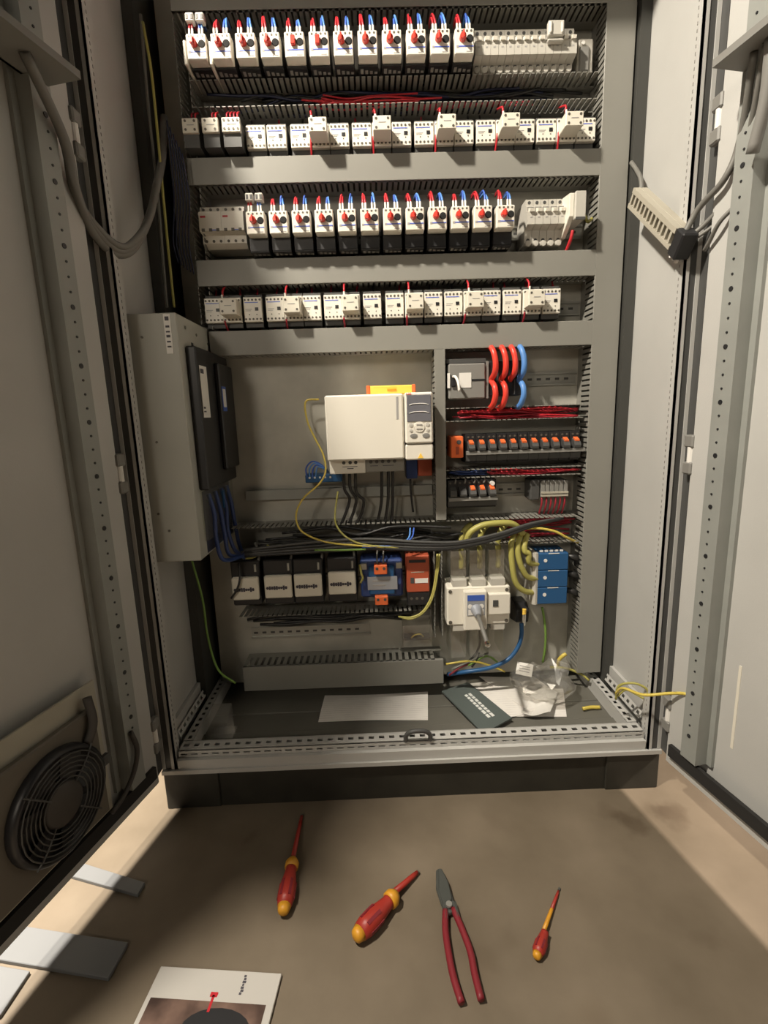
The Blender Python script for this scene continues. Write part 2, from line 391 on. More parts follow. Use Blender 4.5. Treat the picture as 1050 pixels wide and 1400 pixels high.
duct('wide open duct behind the bundle of black cables', -.46, .493, .564, .637, cover=False)
duct('open duct below the four white-faced contactors', -.46, .08, .335, .385, cover=False, wall=(False, True))
duct('covered grey duct along the lower left, above the paper', -.463, .108, .160, .233, pitch=.0185, finger=.0105)
duct('upright duct left of the main switch', .085, .108, .30, .56, 'y', cover=False)

def rail(label, x0, x1, zc, y=.327):
    mb = MB(); mb.box(x0, x1, y, y+.002, zc-.0175, zc-.0125); mb.box(x0, x1, y, y+.002, zc+.0125, zc+.0175)
    mb.box(x0, x1, y+.006, y+.0075, zc-.0125, zc+.0125)
    for s in (-1, 1): mb.box(x0, x1, y, y+.0075, *sorted((zc+s*.0115, zc+s*.013)))
    t = tag(mb.build('mounting_rail', 'rail_steel'), label, 'rail', 'steel mounting rails')
    mb = MB()
    for i in range(int((x1-x0)/.025)): mb.box(x0+.006+i*.025, x0+.018+i*.025, y+.0055, y+.006, zc-.003, zc+.003)
    mb.build('rail_slot', 'dark_grey', t)
rail('steel rail carrying the top row of motor starters', -.455, .488, 1.712)
rail('steel rail carrying the second row of contactors', -.455, .488, 1.565)
rail('steel rail carrying the third row', -.47, .488, 1.372)
rail('steel rail carrying the fourth row', -.47, .488, 1.185)
rail('steel rail behind the thick red cables', .125, .488, 1.005)
rail('steel rail behind the row of orange-lever relays', .125, .488, .828)
rail('steel rail between the five relays and the end terminals', .125, .488, .705)
rail('steel rail behind the four white-faced contactors', -.455, .075, .475)
rail('empty steel rail above the lower left covered duct', -.45, -.10, .30)

# ------------------------------------------------------------------ motor starters
def starter_proto(kind, low):
    t = thing('motor_starter', 'x', 'motor starter', (0, 0, 0))   # origin: centre x, y=0 means front face, z = bottom of white face
    ORG[t.name] = Vector((0, 0, 0))
    MB().box(-.0225, .0225, .028, .127, -low, .056).build('body', 'black_plastic', t, bevel=.001)
    mb = MB(); mb.box(-.0218, .0218, .026, .045, -low*.9, -.001)
    lo = mb.build('lower_body', 'black_plastic', t)
    mb = MB()
    for i, h in enumerate((.017, .012, .010, .007)):
        x = -.014+i*.0105; mb.prism_x([(.050-h*.9, -low-.0002), (.050, -low-.0002), (.050, -low-.0012)], x-.0032, x+.0032)
    mb.build('terminal_guard', 'mid_grey', lo)
    fc = MB(); fc.box(-.0212, .0212, .0, .03, .0, .049)
    f = fc.build('front_cover', 'white_plastic', t, bevel=.0018)
    mb = MB()
    for i in range(4): x = -.0145+i*.0097; mb.cyl((x, -.0006, .0435), (x, .001, .0435), .0024, seg=8)
    mb.build('terminal_screw', 'screw_dark', f)
    MB().box(-.013, .0195, -.0007, .0004, .0135, .0155).build('blue_stripe', 'blue_stripe', f)
    MB().box(-.0178, -.0125, -.0005, .0004, .012, .0165).build('test_mark', 'print_grey', f)
    MB().box(.004, .017, -.0005, .0004, .004, .0055).build('type_print', 'print_grey', f)
    if kind.startswith('knob'):
        mb = MB(); mb.lathe((-.0045, .0005, .029), (0, -1, 0), [(0, .0075), (.010, .0072), (.013, .006), (.0135, .001)], 14)
        mb.box(-.0062, -.0028, -.018, -.012, .0225, .0355)
        mb.build('rotary_knob', 'red_plastic', t)
    else:
        MB().box(-.0075, .0020, -.008, .002, .0215, .0385).build('push_button', 'red_plastic', t, bevel=.001)
    mb = MB(); mb.lathe((.0118, .0006, .029), (0, -1, 0), [(0, .0078), (.0012, .0078), (.0018, .006)], 14)
    mb.build('setting_dial', 'dial_black', t)
    mb = MB()
    for i, x in enumerate((-.015, -.0085, .0065, .013)): mb.cyl((x, .008, .048), (x, .011, .064), .0024, seg=8)
    mb.build('ferrule', 'ferrule_white', t)
    return t
PROTO = {'knob': starter_proto('knob', .0045), 'button': starter_proto('button', .0045), 'knob_low': starter_proto('knob', .031)}
used = dict.fromkeys(PROTO, False)
def put_starter(kind, x, z, label, group, y=.2):
    P = PROTO[kind]
    if not used[kind]:
        used[kind] = True; P.location = (x, y, z); P['label'] = label; P['group'] = group; ORG[P.name] = Vector((x, y, z)); return P
    return copy_tree(P, (x, y, z), label, group)
def starter_wires(x, z, y, idx, row, tall=.030):
    lean = R.uniform(-.004, .004)
    n = 0
    for x0, m, nm in ((-.015, 'red_wire', 'red'), (-.0085, 'red_wire', 'red'), (.0065, 'blue_wire', 'blue'), (.013, 'pale_blue_wire', 'blue')):
        xc = -.013+lean if nm == 'red' else .008+lean
        mb = MB(); hh = tall*R.uniform(.8, 1.15)
        mb.tube([(x+x0, y+.011, z+.062), (x+x0*.75+xc*.25, y+.014, z+.062+hh*.4), (x+x0*.3+xc*.7, y+.03, z+.062+hh), (x+xc, y+.065, z+.062+hh*1.15)], .0024, 6, sub=4)
        side = ('outer', 'inner', 'inner', 'outer')[n]; n += 1
        tag(mb.build('wire', m, smooth=True), f'{side} {nm} wire into the top of the {ORD[idx]} motor starter of the {row} row', 'wire', f'wires into the {row} row of starters')
for i in range(12):
    x = -.4235+i*.0531
    k = 'button' if i in (4, 5) else 'knob'
    put_starter(k, x, 1.696, f'white motor starter with red {"button" if k=="button" else "knob"}, {ORD[i]} from the left in the top row', 'motor starters of the top row')
    starter_wires(x, 1.696, .2, i, 'top')
for i in range(12):
    x = -.324+i*.05275
    put_starter('knob_low', x, 1.343, f'white motor starter with red knob, {ORD[i]} from the left in the third row', 'motor starters of the third row')
    starter_wires(x, 1.343, .2, i, 'third', .026)
# terminal marker blocks standing on the first starter of each row
for z, x, lab in ((1.770, -.4235, 'top'), (1.415, -.324, 'third')):
    t = thing('wire_marker', f'pair of small white wire marker blocks above the first starter of the {lab} row', 'wire marker', (x, .205, z))
    for dx in (-.011, .011):
        b = MB().box(x+dx-.009, x+dx+.009, .203, .222, z, z+.017).build('marker_block', 'mcb_grey', t, bevel=.002)
        mb = MB()
        for e in (-.0045, .0045): mb.box(x+dx+e-.0025, x+dx+e+.0025, .2022, .2032, z+.004, z+.013)
        mb.build('marker_window', 'dark_grey', b)
# grey-white side box beside the first starter
t = MB().box(-.4545, -.4475, .206, .33, 1.69, 1.738).build('end_bracket', 'white_plastic', bevel=.002)
tag(t, 'narrow white end bracket left of the first starter of the top row', 'end bracket')
t = MB().box(-.4005, -.3935, .208, .33, 1.69, 1.736).build('end_bracket', 'white_plastic', bevel=.002)
tag(t, 'narrow white spacer between the first two starters of the top row', 'end bracket')

# ------------------------------------------------------------------ circuit breakers
def breaker_proto(w, toggle=True, low=.045):
    t = thing('circuit_breaker', 'x', 'circuit breaker', (0, 0, 0)); ORG[t.name] = Vector((0, 0, 0))
    h = w/2-.0003
    prof = [(.09, -low), (.032, -low), (.026, -low+.004), (.026, -.012), (.0, -.006), (.0, .022), (.010, .024), (.010, .036), (.020, .041), (.020, .055), (.09, .055)]
    b = MB().prism_x(prof, -h, h).build('body', 'mcb_grey', t)
    MB().box(-h*.8, h*.8, .0095, .0102, .0245, .0355).build('toggle_slot', 'mid_grey', b)
    if toggle: MB().prism_x([(.012, .024), (-.006, .020), (-.008, .026), (.012, .034)], -h*.55, h*.55).build('toggle', 'white_plastic', t)
    mb = MB(); mb.cyl((0, .0195, .048), (0, .0205, .048), w*.22, seg=8); mb.cyl((0, .0255, -low+.011), (0, .0262, -low+.011), w*.24, seg=8)
    mb.build('terminal_hole', 'dark_grey', b)
    MB().lathe((0, .025, -low+.003), (0, -1, 0), [(0, w*.42), (.004, w*.36), (.0045, .0005)], 10).build('terminal_lip', 'mcb_grey', b)
    MB().box(-h*.3, h*.3, -.0004, .0002, .008, .011).build('rating_print', 'print_grey', b)
    return t
PW = .01785
bp = breaker_proto(PW, low=.026); first = True
for i in range(13):
    x = .2+i*PW; lab = f'grey circuit breaker, {ORD[i]} from the left in the block ending the top row'
    if first: bp.location = (x, .238, 1.722); bp['label'] = lab; bp['group'] = 'breakers in the top row'; ORG[bp.name] = Vector(bp.location); first = False
    else: copy_tree(bp, (x, .238, 1.722), lab, 'breakers in the top row')
t = MB().box(.352, .388, .222, .236, 1.742, 1.772).box(.354, .36, .218, .224, 1.745, 1.768).box(.380, .386, .218, .224, 1.745, 1.768).box(.352, .388, .224, .236, 1.732, 1.738)
tag(t.build('lock_clip', 'mcb_grey', bevel=.002), 'grey locking clip over two toggles of the top row breakers', 'clip')
t = thing('terminal_unit', 'small grey unit at the right end of the top row', 'terminal unit', (.455, .3, 1.68))
MB().box(.437, .474, .268, .33, 1.692, 1.765).build('body', 'mcb_grey', t, bevel=.004)
MB().box(.440, .462, .262, .27, 1.695, 1.745).build('front', 'mid_grey', t, bevel=.002)
MB().cyl((.447, .266, 1.752), (.447, .262, 1.752), .004).build('screw', 'label_white', t)
# third row, left: two three-pole white blocks
for j in range(2):
    x0 = -.466+j*.053; 
    t = thing('fuse_switch', f'white three-pole modular block, {("leftmost","second")[j]} in the third row', 'modular block', (x0+.026, .25, 1.34), 'white modular blocks of the third row')
    b = MB().prism_x([(.33, 1.335), (.275, 1.335), (.262, 1.345), (.262, 1.364), (.242, 1.367), (.242, 1.409), (.256, 1.413), (.258, 1.424), (.33, 1.424)], x0, x0+.0525).build('body', 'white_plastic', t)
    mb = MB()
    for k in range(3):
        x = x0+.009+k*.0172; mb.box(x-.0035, x+.0035, .2405, .243, 1.366, 1.372); mb.cyl((x, .2555, 1.418), (x, .259, 1.418), .0034, seg=8); mb.cyl((x, .261, 1.35), (x, .263, 1.35), .0034, seg=8)
    mb.build('terminal_hole', 'screw_dark', b)
    MB().box(x0+.004, x0+.016, .2412, .2422, 1.396, 1.400).build('red_print', 'red_wire', b)
    MB().box(x0+.024, x0+.044, .2412, .2422, 1.3675, 1.3695).build('blue_print', 'blue_stripe', b)
# third row, right: five breakers and a tall module
bp5 = breaker_proto(.0185)
for i in range(5):
    x = .328+i*.0187; lab = f'pale grey circuit breaker, {ORD[i]} from the left in the block ending the third row'
    if i == 0: bp5.location = (x, .238, 1.368); bp5['label'] = lab; bp5['group'] = 'breakers in the third row'; ORG[bp5.name] = Vector(bp5.location)
    else: copy_tree(bp5, (x, .238, 1.368), lab, 'breakers in the third row')
t = thing('relay_module', 'tall pale module beside the third row breakers with a red wire below', 'relay module', (.424, .26, 1.34))
MB().prism_x([(.33, 1.335), (.26, 1.335), (.235, 1.35), (.212, 1.368), (.212, 1.418), (.255, 1.424), (.33, 1.424)], .409, .420).build('side_wall', 'white_plastic', t, bevel=.001)
b = MB().box(.4205, .446, .205, .33, 1.360, 1.420).build('body', 'mcb_grey', t, bevel=.0015)
MB().box(.422, .4445, .2035, .206, 1.358, 1.364).build('print', 'dark_grey', b)
tag(MB().tube([(.428, .235, 1.345), (.425, .24, 1.325), (.42, .26, 1.30)], .004, 7).build('wire', 'red_wire', smooth=True), 'short red wire below the tall pale module of the third row', 'wire')
tag(MB().tube([(.447, .25, 1.395), (.462, .255, 1.385), (.478, .27, 1.375), (.492, .28, 1.385)], .004, 7).build('wire', 'yellow_green', smooth=True), 'short green-yellow wire right of the tall pale module', 'wire')

# ------------------------------------------------------------------ contactors
def contactor_proto(w, h):
    t = thing('contactor', 'x', 'contactor', (0, 0, 0)); ORG[t.name] = Vector((0, 0, 0))
    MB().box(-w/2+.0005, w/2-.0005, .012, .076, -.012, h+.008).build('body', 'dark_grey', t, bevel=.001)
    f = MB().box(-w/2+.0004, w/2-.0004, 0, .014, 0, h).build('front_cover', 'white_plastic', t, bevel=.0012)
    mb = MB(); p = w/5
    for i in range(5):
        x = -w/2+p*(i+.5)
        mb.cyl((x, -.0008, h-.0065), (x, .0005, h-.0065), .0026, seg=8); mb.cyl((x, -.0008, .0065), (x, .0005, .0065), .0026, seg=8)
        if i in (1, 3): mb.cyl((x, -.0006, .017), (x, .0005, .017), .0015, seg=6)
    mb.build('terminal_screw', 'screw_dark', f)
    MB().box(-w*.42, w*.30, -.0006, .0004, h-.0135, h-.0118).build('blue_stripe', 'blue_stripe', f)
    MB().box(w*.12, w*.30, -.0012, .0004, h*.45, h*.45+.0075).build('indicator', 'black_plastic', f)
    MB().box(-w*.40, -w*.05, -.0005, .0004, h*.50, h*.50+.0012).box(-w*.40, -w*.12, -.0005, .0004, h*.44, h*.44+.0012).build('type_print', 'print_grey', f)
    return t
def aux_proto(w, h, d):
    t = thing('auxiliary_block', 'x', 'auxiliary block', (0, 0, 0)); ORG[t.name] = Vector((0, 0, 0))
    b = MB().box(-w/2, w/2, 0, d, 0, h).build('body', 'cream_plastic', t, bevel=.0015)
    mb = MB()
    for x in (-w*.33, w*.33):
        for z in (h*.2, h*.8): mb.cyl((x, -.0008, z), (x, .0006, z), .0028, seg=8)
    mb.build('terminal_screw', 'screw_dark', b)
    MB().box(-w*.2, w*.22, -.0006, .0004, h*.52, h*.52+.0014).build('type_print', 'print_grey', b)
    MB().cyl((-w*.36, d*.3, h-.002), (-w*.36, d*.3, h+.010), .0024, seg=8).build('ferrule', 'ferrule_white', t)
    return t
CP = {}
def put(kind, proto, loc, label, group):
    if kind not in CP:
        P = proto(); CP[kind] = P; P.location = loc; P['label'] = label; P['group'] = group; ORG[P.name] = Vector(loc); return P
    return copy_tree(CP[kind], loc, label, group)
def red_drop(x, z0, z1, y0, y1, label, group, m='red_wire', r=.0024):
    mb = MB(); dx = R.uniform(-.004, .004)
    mb.tube([(x, y0, z0), (x+dx*.4, y0+.004, z0*.6+z1*.4), (x+dx, y1, z1)], r, 6, sub=4)
    tag(mb.build('wire', m, smooth=True), label, 'wire', group)
def contactor_row(groups, z, h, row, yc=.25):
    n = 0; na = 0
    for (x0, x1, cnt, aux) in groups:
        w = (x1-x0)/cnt
        for k in range(cnt):
            x = x0+w*(k+.5)
            o = put(('c', row), lambda: contactor_proto(.0455, h), (x, yc, z), f'white-faced contactor, {ORD[n] if n < 20 else "last"} from the left in the {row} row', f'contactors of the {row} row')
            if aux == k:
                ah = .030 if row == 'second' else .037; ay = .2 if row == 'second' else .212
                az = 1.551 if row == 'second' else z+h-ah-.009
                put(('a', row), lambda: aux_proto(.0405, ah, yc-ay+.001), (x, ay, az), f'cream auxiliary block clipped on the {ORD[n]} contactor of the {row} row', f'auxiliary blocks of the {row} row')
                red_drop(x-.0146, az+ah+.008, z+h+.034, ay+.02, .275, f'red wire into the top of the {ORD[na]} auxiliary block of the {row} row', f'red wires of the {row} row')
                if row == 'second': red_drop(x-.0205, az+.01, z-.022, ay+.045, .262, f'red wire dropping beside the {ORD[na]} auxiliary block of the {row} row', f'red wires of the {row} row')
                else: red_drop(x-.019, z+.004, z-.022, yc-.004, .268, f'red wire dropping below the {ORD[na]} auxiliary block of the {row} row', f'red wires of the {row} row', 'dark_red_wire')
                na += 1
            for s, zz0, zz1, nm in ((1, z+h, z+h+.034, 'above'), (-1, z, z-.024, 'below')):
                xx = x+R.uniform(-.016, .016)
                red_drop(xx, zz0, zz1, .285, .30, f'dark red control wire just {nm} the {ORD[n]} contactor of the {row} row', f'dark red wires of the {row} row', 'dark_red_wire' if R.random() < .7 else 'cable_black')
            n += 1
contactor_row([(-.343, -.246, 2, -1), (-.238, -.101, 3, 1), (-.095, .045, 3, 1), (.051, .192, 3, 1), (.197, .335, 3, 1), (.340, .480, 3, 1)], 1.543, .049, 'second')
contactor_row([(-.474, -.385, 2, 1), (-.377, -.335, 1, -1), (-.324, -.187, 3, 1), (-.180, -.091, 2, 1), (-.085, -.036, 1, -1), (-.029, .116, 3, 1), (.118, .261, 3, 1), (.264, .412, 3, 1)], 1.160, .058, 'fourth')
for i, (x0, x1) in enumerate(((-.475, -.441), (-.431, -.395), (-.386, -.346))):
    t = thing('timer_relay', f'cream relay standing proud, {ORD[i]} from the left end of the second row', 'relay', ((x0+x1)/2, .22, 1.56), 'cream relays of the second row')
    MB().box(x0, x1, .222, .33, 1.535, 1.59).build('body', 'dark_grey', t)
    f = MB().box(x0-.0005, x1+.0005, .215, .226, 1.562, 1.592).build('front_cover', 'cream_plastic', t, bevel=.0012)
    mb = MB(); nn = 4 if i == 2 else 2
    for k in range(nn):
        x = x0+(x1-x0)*(k+.5)/nn if nn == 4 else x0+(x1-x0)*(.2, .8)[k]
        for z in (1.5685, 1.586): mb.cyl((x, .2138, z), (x, .2155, z), .0027, seg=8)
    mb.build('terminal_screw', 'screw_dark', f)
    MB().box(x0+.010, x1-.008, .2143, .2155, 1.577, 1.5784).build('type_print', 'print_grey', f)
    for k in range(2 if i < 2 else 4):
        x = x1-.006-k*.008
        tag(MB().tube([(x, .225, 1.592), (x, .228, 1.605), (x-.003, .26, 1.624)], .0022, 6, sub=4).build('wire', 'red_wire' if k % 2 == 0 else 'dark_red_wire', smooth=True), f'{ORD[k]} red wire from the right above the {ORD[i]} cream relay', 'wire', 'red wires above the cream relays')

# ------------------------------------------------------------------ wires lying in the open ducts
def bundle(n, x0, x1, zc, dz, yc, dy, mats, label, group, r=.0022, wob=.006):
    for i in range(n):
        z = zc+R.uniform(-dz, dz); y = yc+R.uniform(-dy, dy); a = x0+R.uniform(0, .25)*(x1-x0); b = x1-R.uniform(0, .2)*(x1-x0)
        k = max(4, int((b-a)/.07)); pts = [(a+(b-a)*j/k, y+R.uniform(-.006, .006), max(zc-dz-.002, min(zc+dz+.002, z+R.uniform(-wob, wob)))) for j in range(k+1)]
        tag(MB().tube(pts, r, 5, sub=4).build('wire', mats[i % len(mats)], smooth=True), label, 'wire', group)
bundle(22, -.45, .49, 1.660, .022, .308, .010, ['cable_black', 'navy_wire', 'cable_black'], 'black wire added to darken the open duct between the top two rows', 'added dark wires in the upper open duct', r=.0032, wob=.012)  # extra dark wires put in to darken the duct interior
bundle(6, -.22, .12, 1.650, .010, .275, .012, ['red_wire'], 'red wire lying in the open duct between the top two rows', 'red wires in the upper open duct')
bundle(4, -.02, .36, 1.645, .006, .290, .008, ['dark_red_wire'], 'dark red wire lying deep in the open duct between the top two rows', 'dark red wires in the upper open duct')
bundle(16, .14, .49, .9175, .012, .275, .014, ['dark_red_wire', 'red_wire', 'dark_red_wire'], 'red wire packed in the open duct below the thick red cables', 'red wires in the relay section duct')
bundle(8, .22, .49, .7625, .006, .275, .012, ['dark_red_wire', 'red_wire'], 'red wire packed in the thin open duct below the relays', 'red wires in the thin duct')
bundle(4, .125, .24, .7625, .006, .275, .012, ['blue_body'], 'dark blue wire in the left end of the thin open duct', 'blue wires in the thin duct')
bundle(9, -.45, .07, .362, .016, .298, .014, ['cable_black'], 'black cable lying in the open duct below the large contactors', 'black cables in the lower left duct', r=.0045, wob=.008)
bundle(12, .25, .49, .60, .028, .300, .014, ['dark_red_wire'], 'dark red wire at the back of the wide open duct', 'dark red wires in the wide duct', r=.0028)
bundle(9, -.44, .20, .600, .025, .27, .02, ['cable_black'], 'black cable lying along the wide open duct', 'black cables in the wide duct', r=.004, wob=.012)

# ------------------------------------------------------------------ frequency drive
v = thing('frequency_drive', 'white frequency drive with keypad mounted on the bare plate', 'frequency drive', (-.05, .25, .78))
MB().box(-.184, .006, .17, .334, .815, .973).build('housing', 'white_plastic', v, bevel=.004)
f = MB().box(-.182, -.092, .195, .30, .780, .8155).build('terminal_cover', 'white_plastic', v, bevel=.002)
g = MB().box(-.0915, .006, .197, .30, .782, .8155).build('terminal_cover_grey', 'duct_grey', v, bevel=.002)
mb = MB()
for x in (-.146, -.130, -.116): mb.cyl((x, .1942, .808), (x, .196, .808), .0045, seg=10)
mb.build('cable_hole', 'dark_grey', f)
mb = MB()
for x in (-.078, -.063, -.048, -.033, -.018): mb.cyl((x, .1962, .808), (x, .198, .808), .0045, seg=10)
mb.build('cable_hole', 'dark_grey', g)
MB().box(-.150, -.112, .1945, .1955, .797, .7985).box(-.138, -.122, .1945, .1955, .792, .794).build('type_print', 'print_dark', f)
MB().box(-.08, -.06, .1965, .1975, .797, .7985).box(-.048, -.02, .1965, .1975, .797, .7985).build('type_print', 'print_dark', g)
MB().prism_x([(.1695, .965), (.1695, .912), (.1702, .912), (.1702, .965)], -.0115, -.006).build('cover_groove', 'print_grey', v)
k = MB().box(.0085, .0765, .160, .32, .852, .974).build('keypad', 'white_plastic', v, bevel=.004)
MB().box(.0085, .0765, .164, .32, .812, .850).build('lower_cover', 'white_plastic', v, bevel=.003)
mb = MB(); mb.prism_x([(.158, .905), (.158, .968), (.1605, .968), (.1605, .905)], .0135, .0715)
mb.build('display', 'panel_display', k, bevel=.001)
mb = MB()
for z in (.944, .925): mb.tube([(.019, .1575, z), (.030, .1572, z+.003), (.055, .1572, z+.003), (.066, .1575, z)], .0009, 5)
mb.build('display_line', 'label_white', k)
mb = MB(); mb.lathe((.043, .1605, .892), (0, -1, 0), [(0, .0135), (.0025, .0125), (.003, .001)], 18); mb.build('navigation_ring', 'white_plastic', k)
mb = MB()
for z in (.897, .887): mb.box(.036, .050, .1568, .1578, z-.0012, z+.0012)
mb.build('arrow_print', 'mid_grey', k)
for x, z, r in ((.023, .897, .0055), (.063, .897, .0055), (.0225, .884, .0045), (.0635, .884, .0045)):
    MB().lathe((x, .1605, z), (0, -1, 0), [(0, r), (.0018, r*.9), (.0022, .0005)], 12).build('soft_button', 'mcb_grey', k)
for x in (.029, .059): MB().lathe((x, .1605, .871), (0, -1, 0), [(0, .0095), (.002, .0085), (.0025, .0005)], 14, flat=.65).build('oval_button', 'mid_grey', k)
MB().add([(.038, .1630, .816), (.052, .1630, .816), (.045, .1630, .829), (.038, .1640, .816), (.052, .1640, .816), (.045, .1640, .829)], [(0,1,2),(3,5,4),(0,3,4,1),(1,4,5,2),(2,5,3,0)]).build('warning_triangle', 'level_yellow', k)
def text(name, s, size, loc, rot, m, parent, ext=.0003):
    cu = bpy.data.curves.new(name, 'FONT'); cu.body = s; cu.size = size; cu.extrude = ext
    ob = bpy.data.objects.new(name, cu); C.objects.link(ob)
    dg = bpy.context.evaluated_depsgraph_get(); me = bpy.data.meshes.new_from_object(ob.evaluated_get(dg)); bpy.data.objects.remove(ob)
    o = bpy.data.objects.new(name, me); C.objects.link(o); me.materials.clear(); me.materials.append(M[m])
    o.parent = parent; r = ORG[parent.name]; o.location = Vector(loc)-r; o.rotation_euler = rot; ORG[o.name] = r
    return o
text('logo', 'ABB', .0075, (.0115, .1588, .9685), (math.pi/2, 0, 0), 'red_plastic', k)
t = thing('spirit_level', 'orange and yellow spirit level lying on top of the white drive', 'spirit level', (-.02, .25, .973))
MB().box(-.077, .036, .235, .262, .9735, .996).build('body', 'level_yellow', t, bevel=.003)
for a, b in ((-.083, -.073), (.032, .042)): MB().box(a, b, .233, .264, .9735, .997).build('end_cap', 'orange', t, bevel=.002)
MB().cyl((-.03, .2345, .986), (-.008, .2345, .986), .003).build('vial', 'level_orange', t)
tag(MB().box(-.43, .09, .316, .334, .70, .728).build('mounting_strip', 'zinc_bracket', bevel=.001), 'flat grey strip across the plate below the white drive', 'strip')

# cables of the drive section
def wire(label, pts, r, m, cat='cable', group=None, seg=7, name='cable'):
    return tag(MB().tube(pts, r, seg).build(name, m, smooth=True), label, cat, group)
def A(*l):                     # list of (u, v, y) picture points at known depth
    return [at(u, v, 'y', y) for u, v, y in l]
for i, l in enumerate(([(470, 640, .25), (471, 668, .255), (478, 682, .26), (474, 698, .265), (467, 716, .27)], [(478, 640, .25), (479, 668, .255), (487, 682, .26), (484, 698, .265), (477, 716, .27)], [(486, 640, .25), (487, 672, .255), (497, 684, .26), (495, 700, .265), (487, 716, .27)],
                       [(522, 640, .25), (522, 670, .26), (521, 690, .265), (516, 716, .27)], [(531, 640, .25), (531, 670, .26), (530, 690, .265), (526, 716, .27)], [(537, 640, .25), (537, 672, .26), (537, 692, .265), (535, 716, .27)], [(561, 655, .30), (562, 675, .30), (565, 700, .30)])):
    wire(f'black cable below the white drive, {ORD[i]} from the left', A(*l), .0042 if i < 6 else .003, 'cable_black', group='black cables below the drive')
wire('yellow earth wire snaking from the plate past the left of the drive', A((436, 546, .30), (418, 549, .30), (420, 575, .30), (430, 598, .29), (442, 622, .28), (445, 645, .26), (436, 662, .25), (416, 680, .24), (406, 698, .235), (406, 715, .23), (416, 729, .22), (446, 741, .21), (490, 746, .205), (525, 748, .205)), .0026, 'yellow_wire')
wire('yellow-green wire curving down from the slotted duct edge', A((462, 672, .28), (458, 705, .26), (462, 722, .23), (476, 736, .21), (500, 745, .205), (545, 749, .205)), .0026, 'yellow_green')
for i in range(2): wire(f'bright blue wire hooking up to the right below the drive, {("outer","inner")[i]} of two', A((566-i*5, 722, .25), (563-i*4, 735, .225), (550-i*3, 744, .21), (525, 747, .205), (495, 748-i*2, .205)), .0024, 'pale_blue_wire' if i else 'blue_wire', group='blue wires below the drive')
for i, (dv, rr) in enumerate(((0, .0042), (5, .005), (9, .0042), (13, .0048))):
    wire(f'long black cable sweeping across in front of the wide duct, {ORD[i]} from the top', A((335, 752+dv*.6, .23), (420, 742+dv, .215), (500, 737+dv, .21), (575, 741+dv*.8, .205), (625, 741+dv*.6, .21), (680, 730+dv*.5, .22), (725, 716+dv*.3, .235), (770, 708, .26)), rr, 'cable_black' if i % 2 else 'dark_grey', group='long black cables')
wire('green wire lying along the long black cables', A((430, 752, .21), (470, 752, .205), (500, 751, .205)), .0028, 'green_wire')
t = thing('wire_terminal', 'blue terminal base with looped blue wires left of the drive', 'terminal', (-.19, .3, .76))
p = at(418, 660, 'y', .29); q = at(452, 648, 'y', .29)
MB().box(p.x, q.x+.03, .285, .334, p.z, q.z).build('body', 'blue_device', t, bevel=.002)
mb = MB()
for i in range(5): mb.cyl((p.x+.012+i*.014, .284, q.z-.008), (p.x+.012+i*.014, .287, q.z-.008), .003, seg=8)
mb.build('terminal_screw', 'label_white', t)
for i in range(4):
    a = p.x+.006+i*.007
    wire(f'blue wire looped over the blue terminal base, {ORD[i]} from outside', [(a, .287, q.z-.01), (a-.002+i*.002, .284, q.z+.018-i*.003), (a+.016-i*.002, .283, q.z+.036-i*.005), (a+.040-i*.004, .285, q.z+.026-i*.004), (a+.052-i*.006, .30, q.z+.005)], .0022, 'pale_blue_wire' if i % 2 else 'blue_wire', group='blue loops left of the drive', cat='wire')
t = thing('relay_block', 'dark blue and maroon relay block half hidden under the drive keypad', 'relay', (.04, .3, .77))
a = at(556, 655, 'y', .28); b = at(592, 628, 'y', .28)
MB().box(a.x, a.x+.03, .285, .334, a.z, b.z).build('body', 'blue_body', t, bevel=.002); MB().box(a.x+.032, b.x-.002, .285, .334, a.z+.006, b.z).build('side_body', 'orange_red', t, bevel=.002)

# ------------------------------------------------------------------ tall drive on the left side wall
d = thing('wall_drive', 'tall grey metal drive unit on the left side wall seen edge on', 'drive unit', (-.53, .19, .6))
ch = MB().box(-.591, -.475, .052, .334, .607, 1.148).build('chassis', 'drive_paint', d, bevel=.002)
mb = MB()
for z, x in ((1.10, -.55), (.88, -.545), (.68, -.54), (.72, -.56)): mb.cyl((x, .0505, z), (x, .0525, z), .0028, seg=8)
for y, z in ((.10, 1.125), (.17, 1.12), (.25, 1.11)): mb.cyl((-.4755, y, z), (-.4735, y, z), .0035, seg=8)
mb.build('screw', 'screw_dark', ch)
MB().box(-.4755, -.4740, .13, .142, 1.075, 1.098).build('slot', 'black_plastic', ch)
lb = MB().box(-.501, -.487, .0505, .0522, 1.065, 1.145).build('type_label', 'label_white', ch)
mb = MB()
for z, h in ((1.132, .008), (1.118, .004), (1.108, .003), (1.098, .005), (1.088, .003), (1.078, .003)): mb.box(-.498, -.490, .0498, .0507, z, z+h)
mb.build('label_print', 'print_dark', lb)
fc = MB().box(-.475, -.452, .085, .325, .765, 1.085).build('front_cover', 'black_plastic', d, bevel=.003)
MB().box(-.452, -.440, .205, .322, .80, 1.06).build('cover_bulge', 'black_plastic', fc, bevel=.003)
fl = MB().box(-.4525, -.4512, .098, .145, .93, 1.045).build('bar_code_label', 'label_white', fc)
mb = MB()
for z, h, a in ((1.028, .010, .02), (.95, .004, .012), (.942, .003, .014)): mb.box(-.4513, -.4505, .102, .102+a, z, z+h)
mb.build('label_print', 'print_dark', fl)
bl = MB().box(-.4402, -.4390, .212, .245, .945, 1.005).build('blue_label', 'blue_wire', fc)
MB().box(-.4390, -.4384, .217, .240, .955, .999).build('blue_label_centre', 'label_white', bl)
tf = MB().box(-.475, -.466, .09, .325, .645, .765).build('terminal_flap', 'clear_plastic', d)
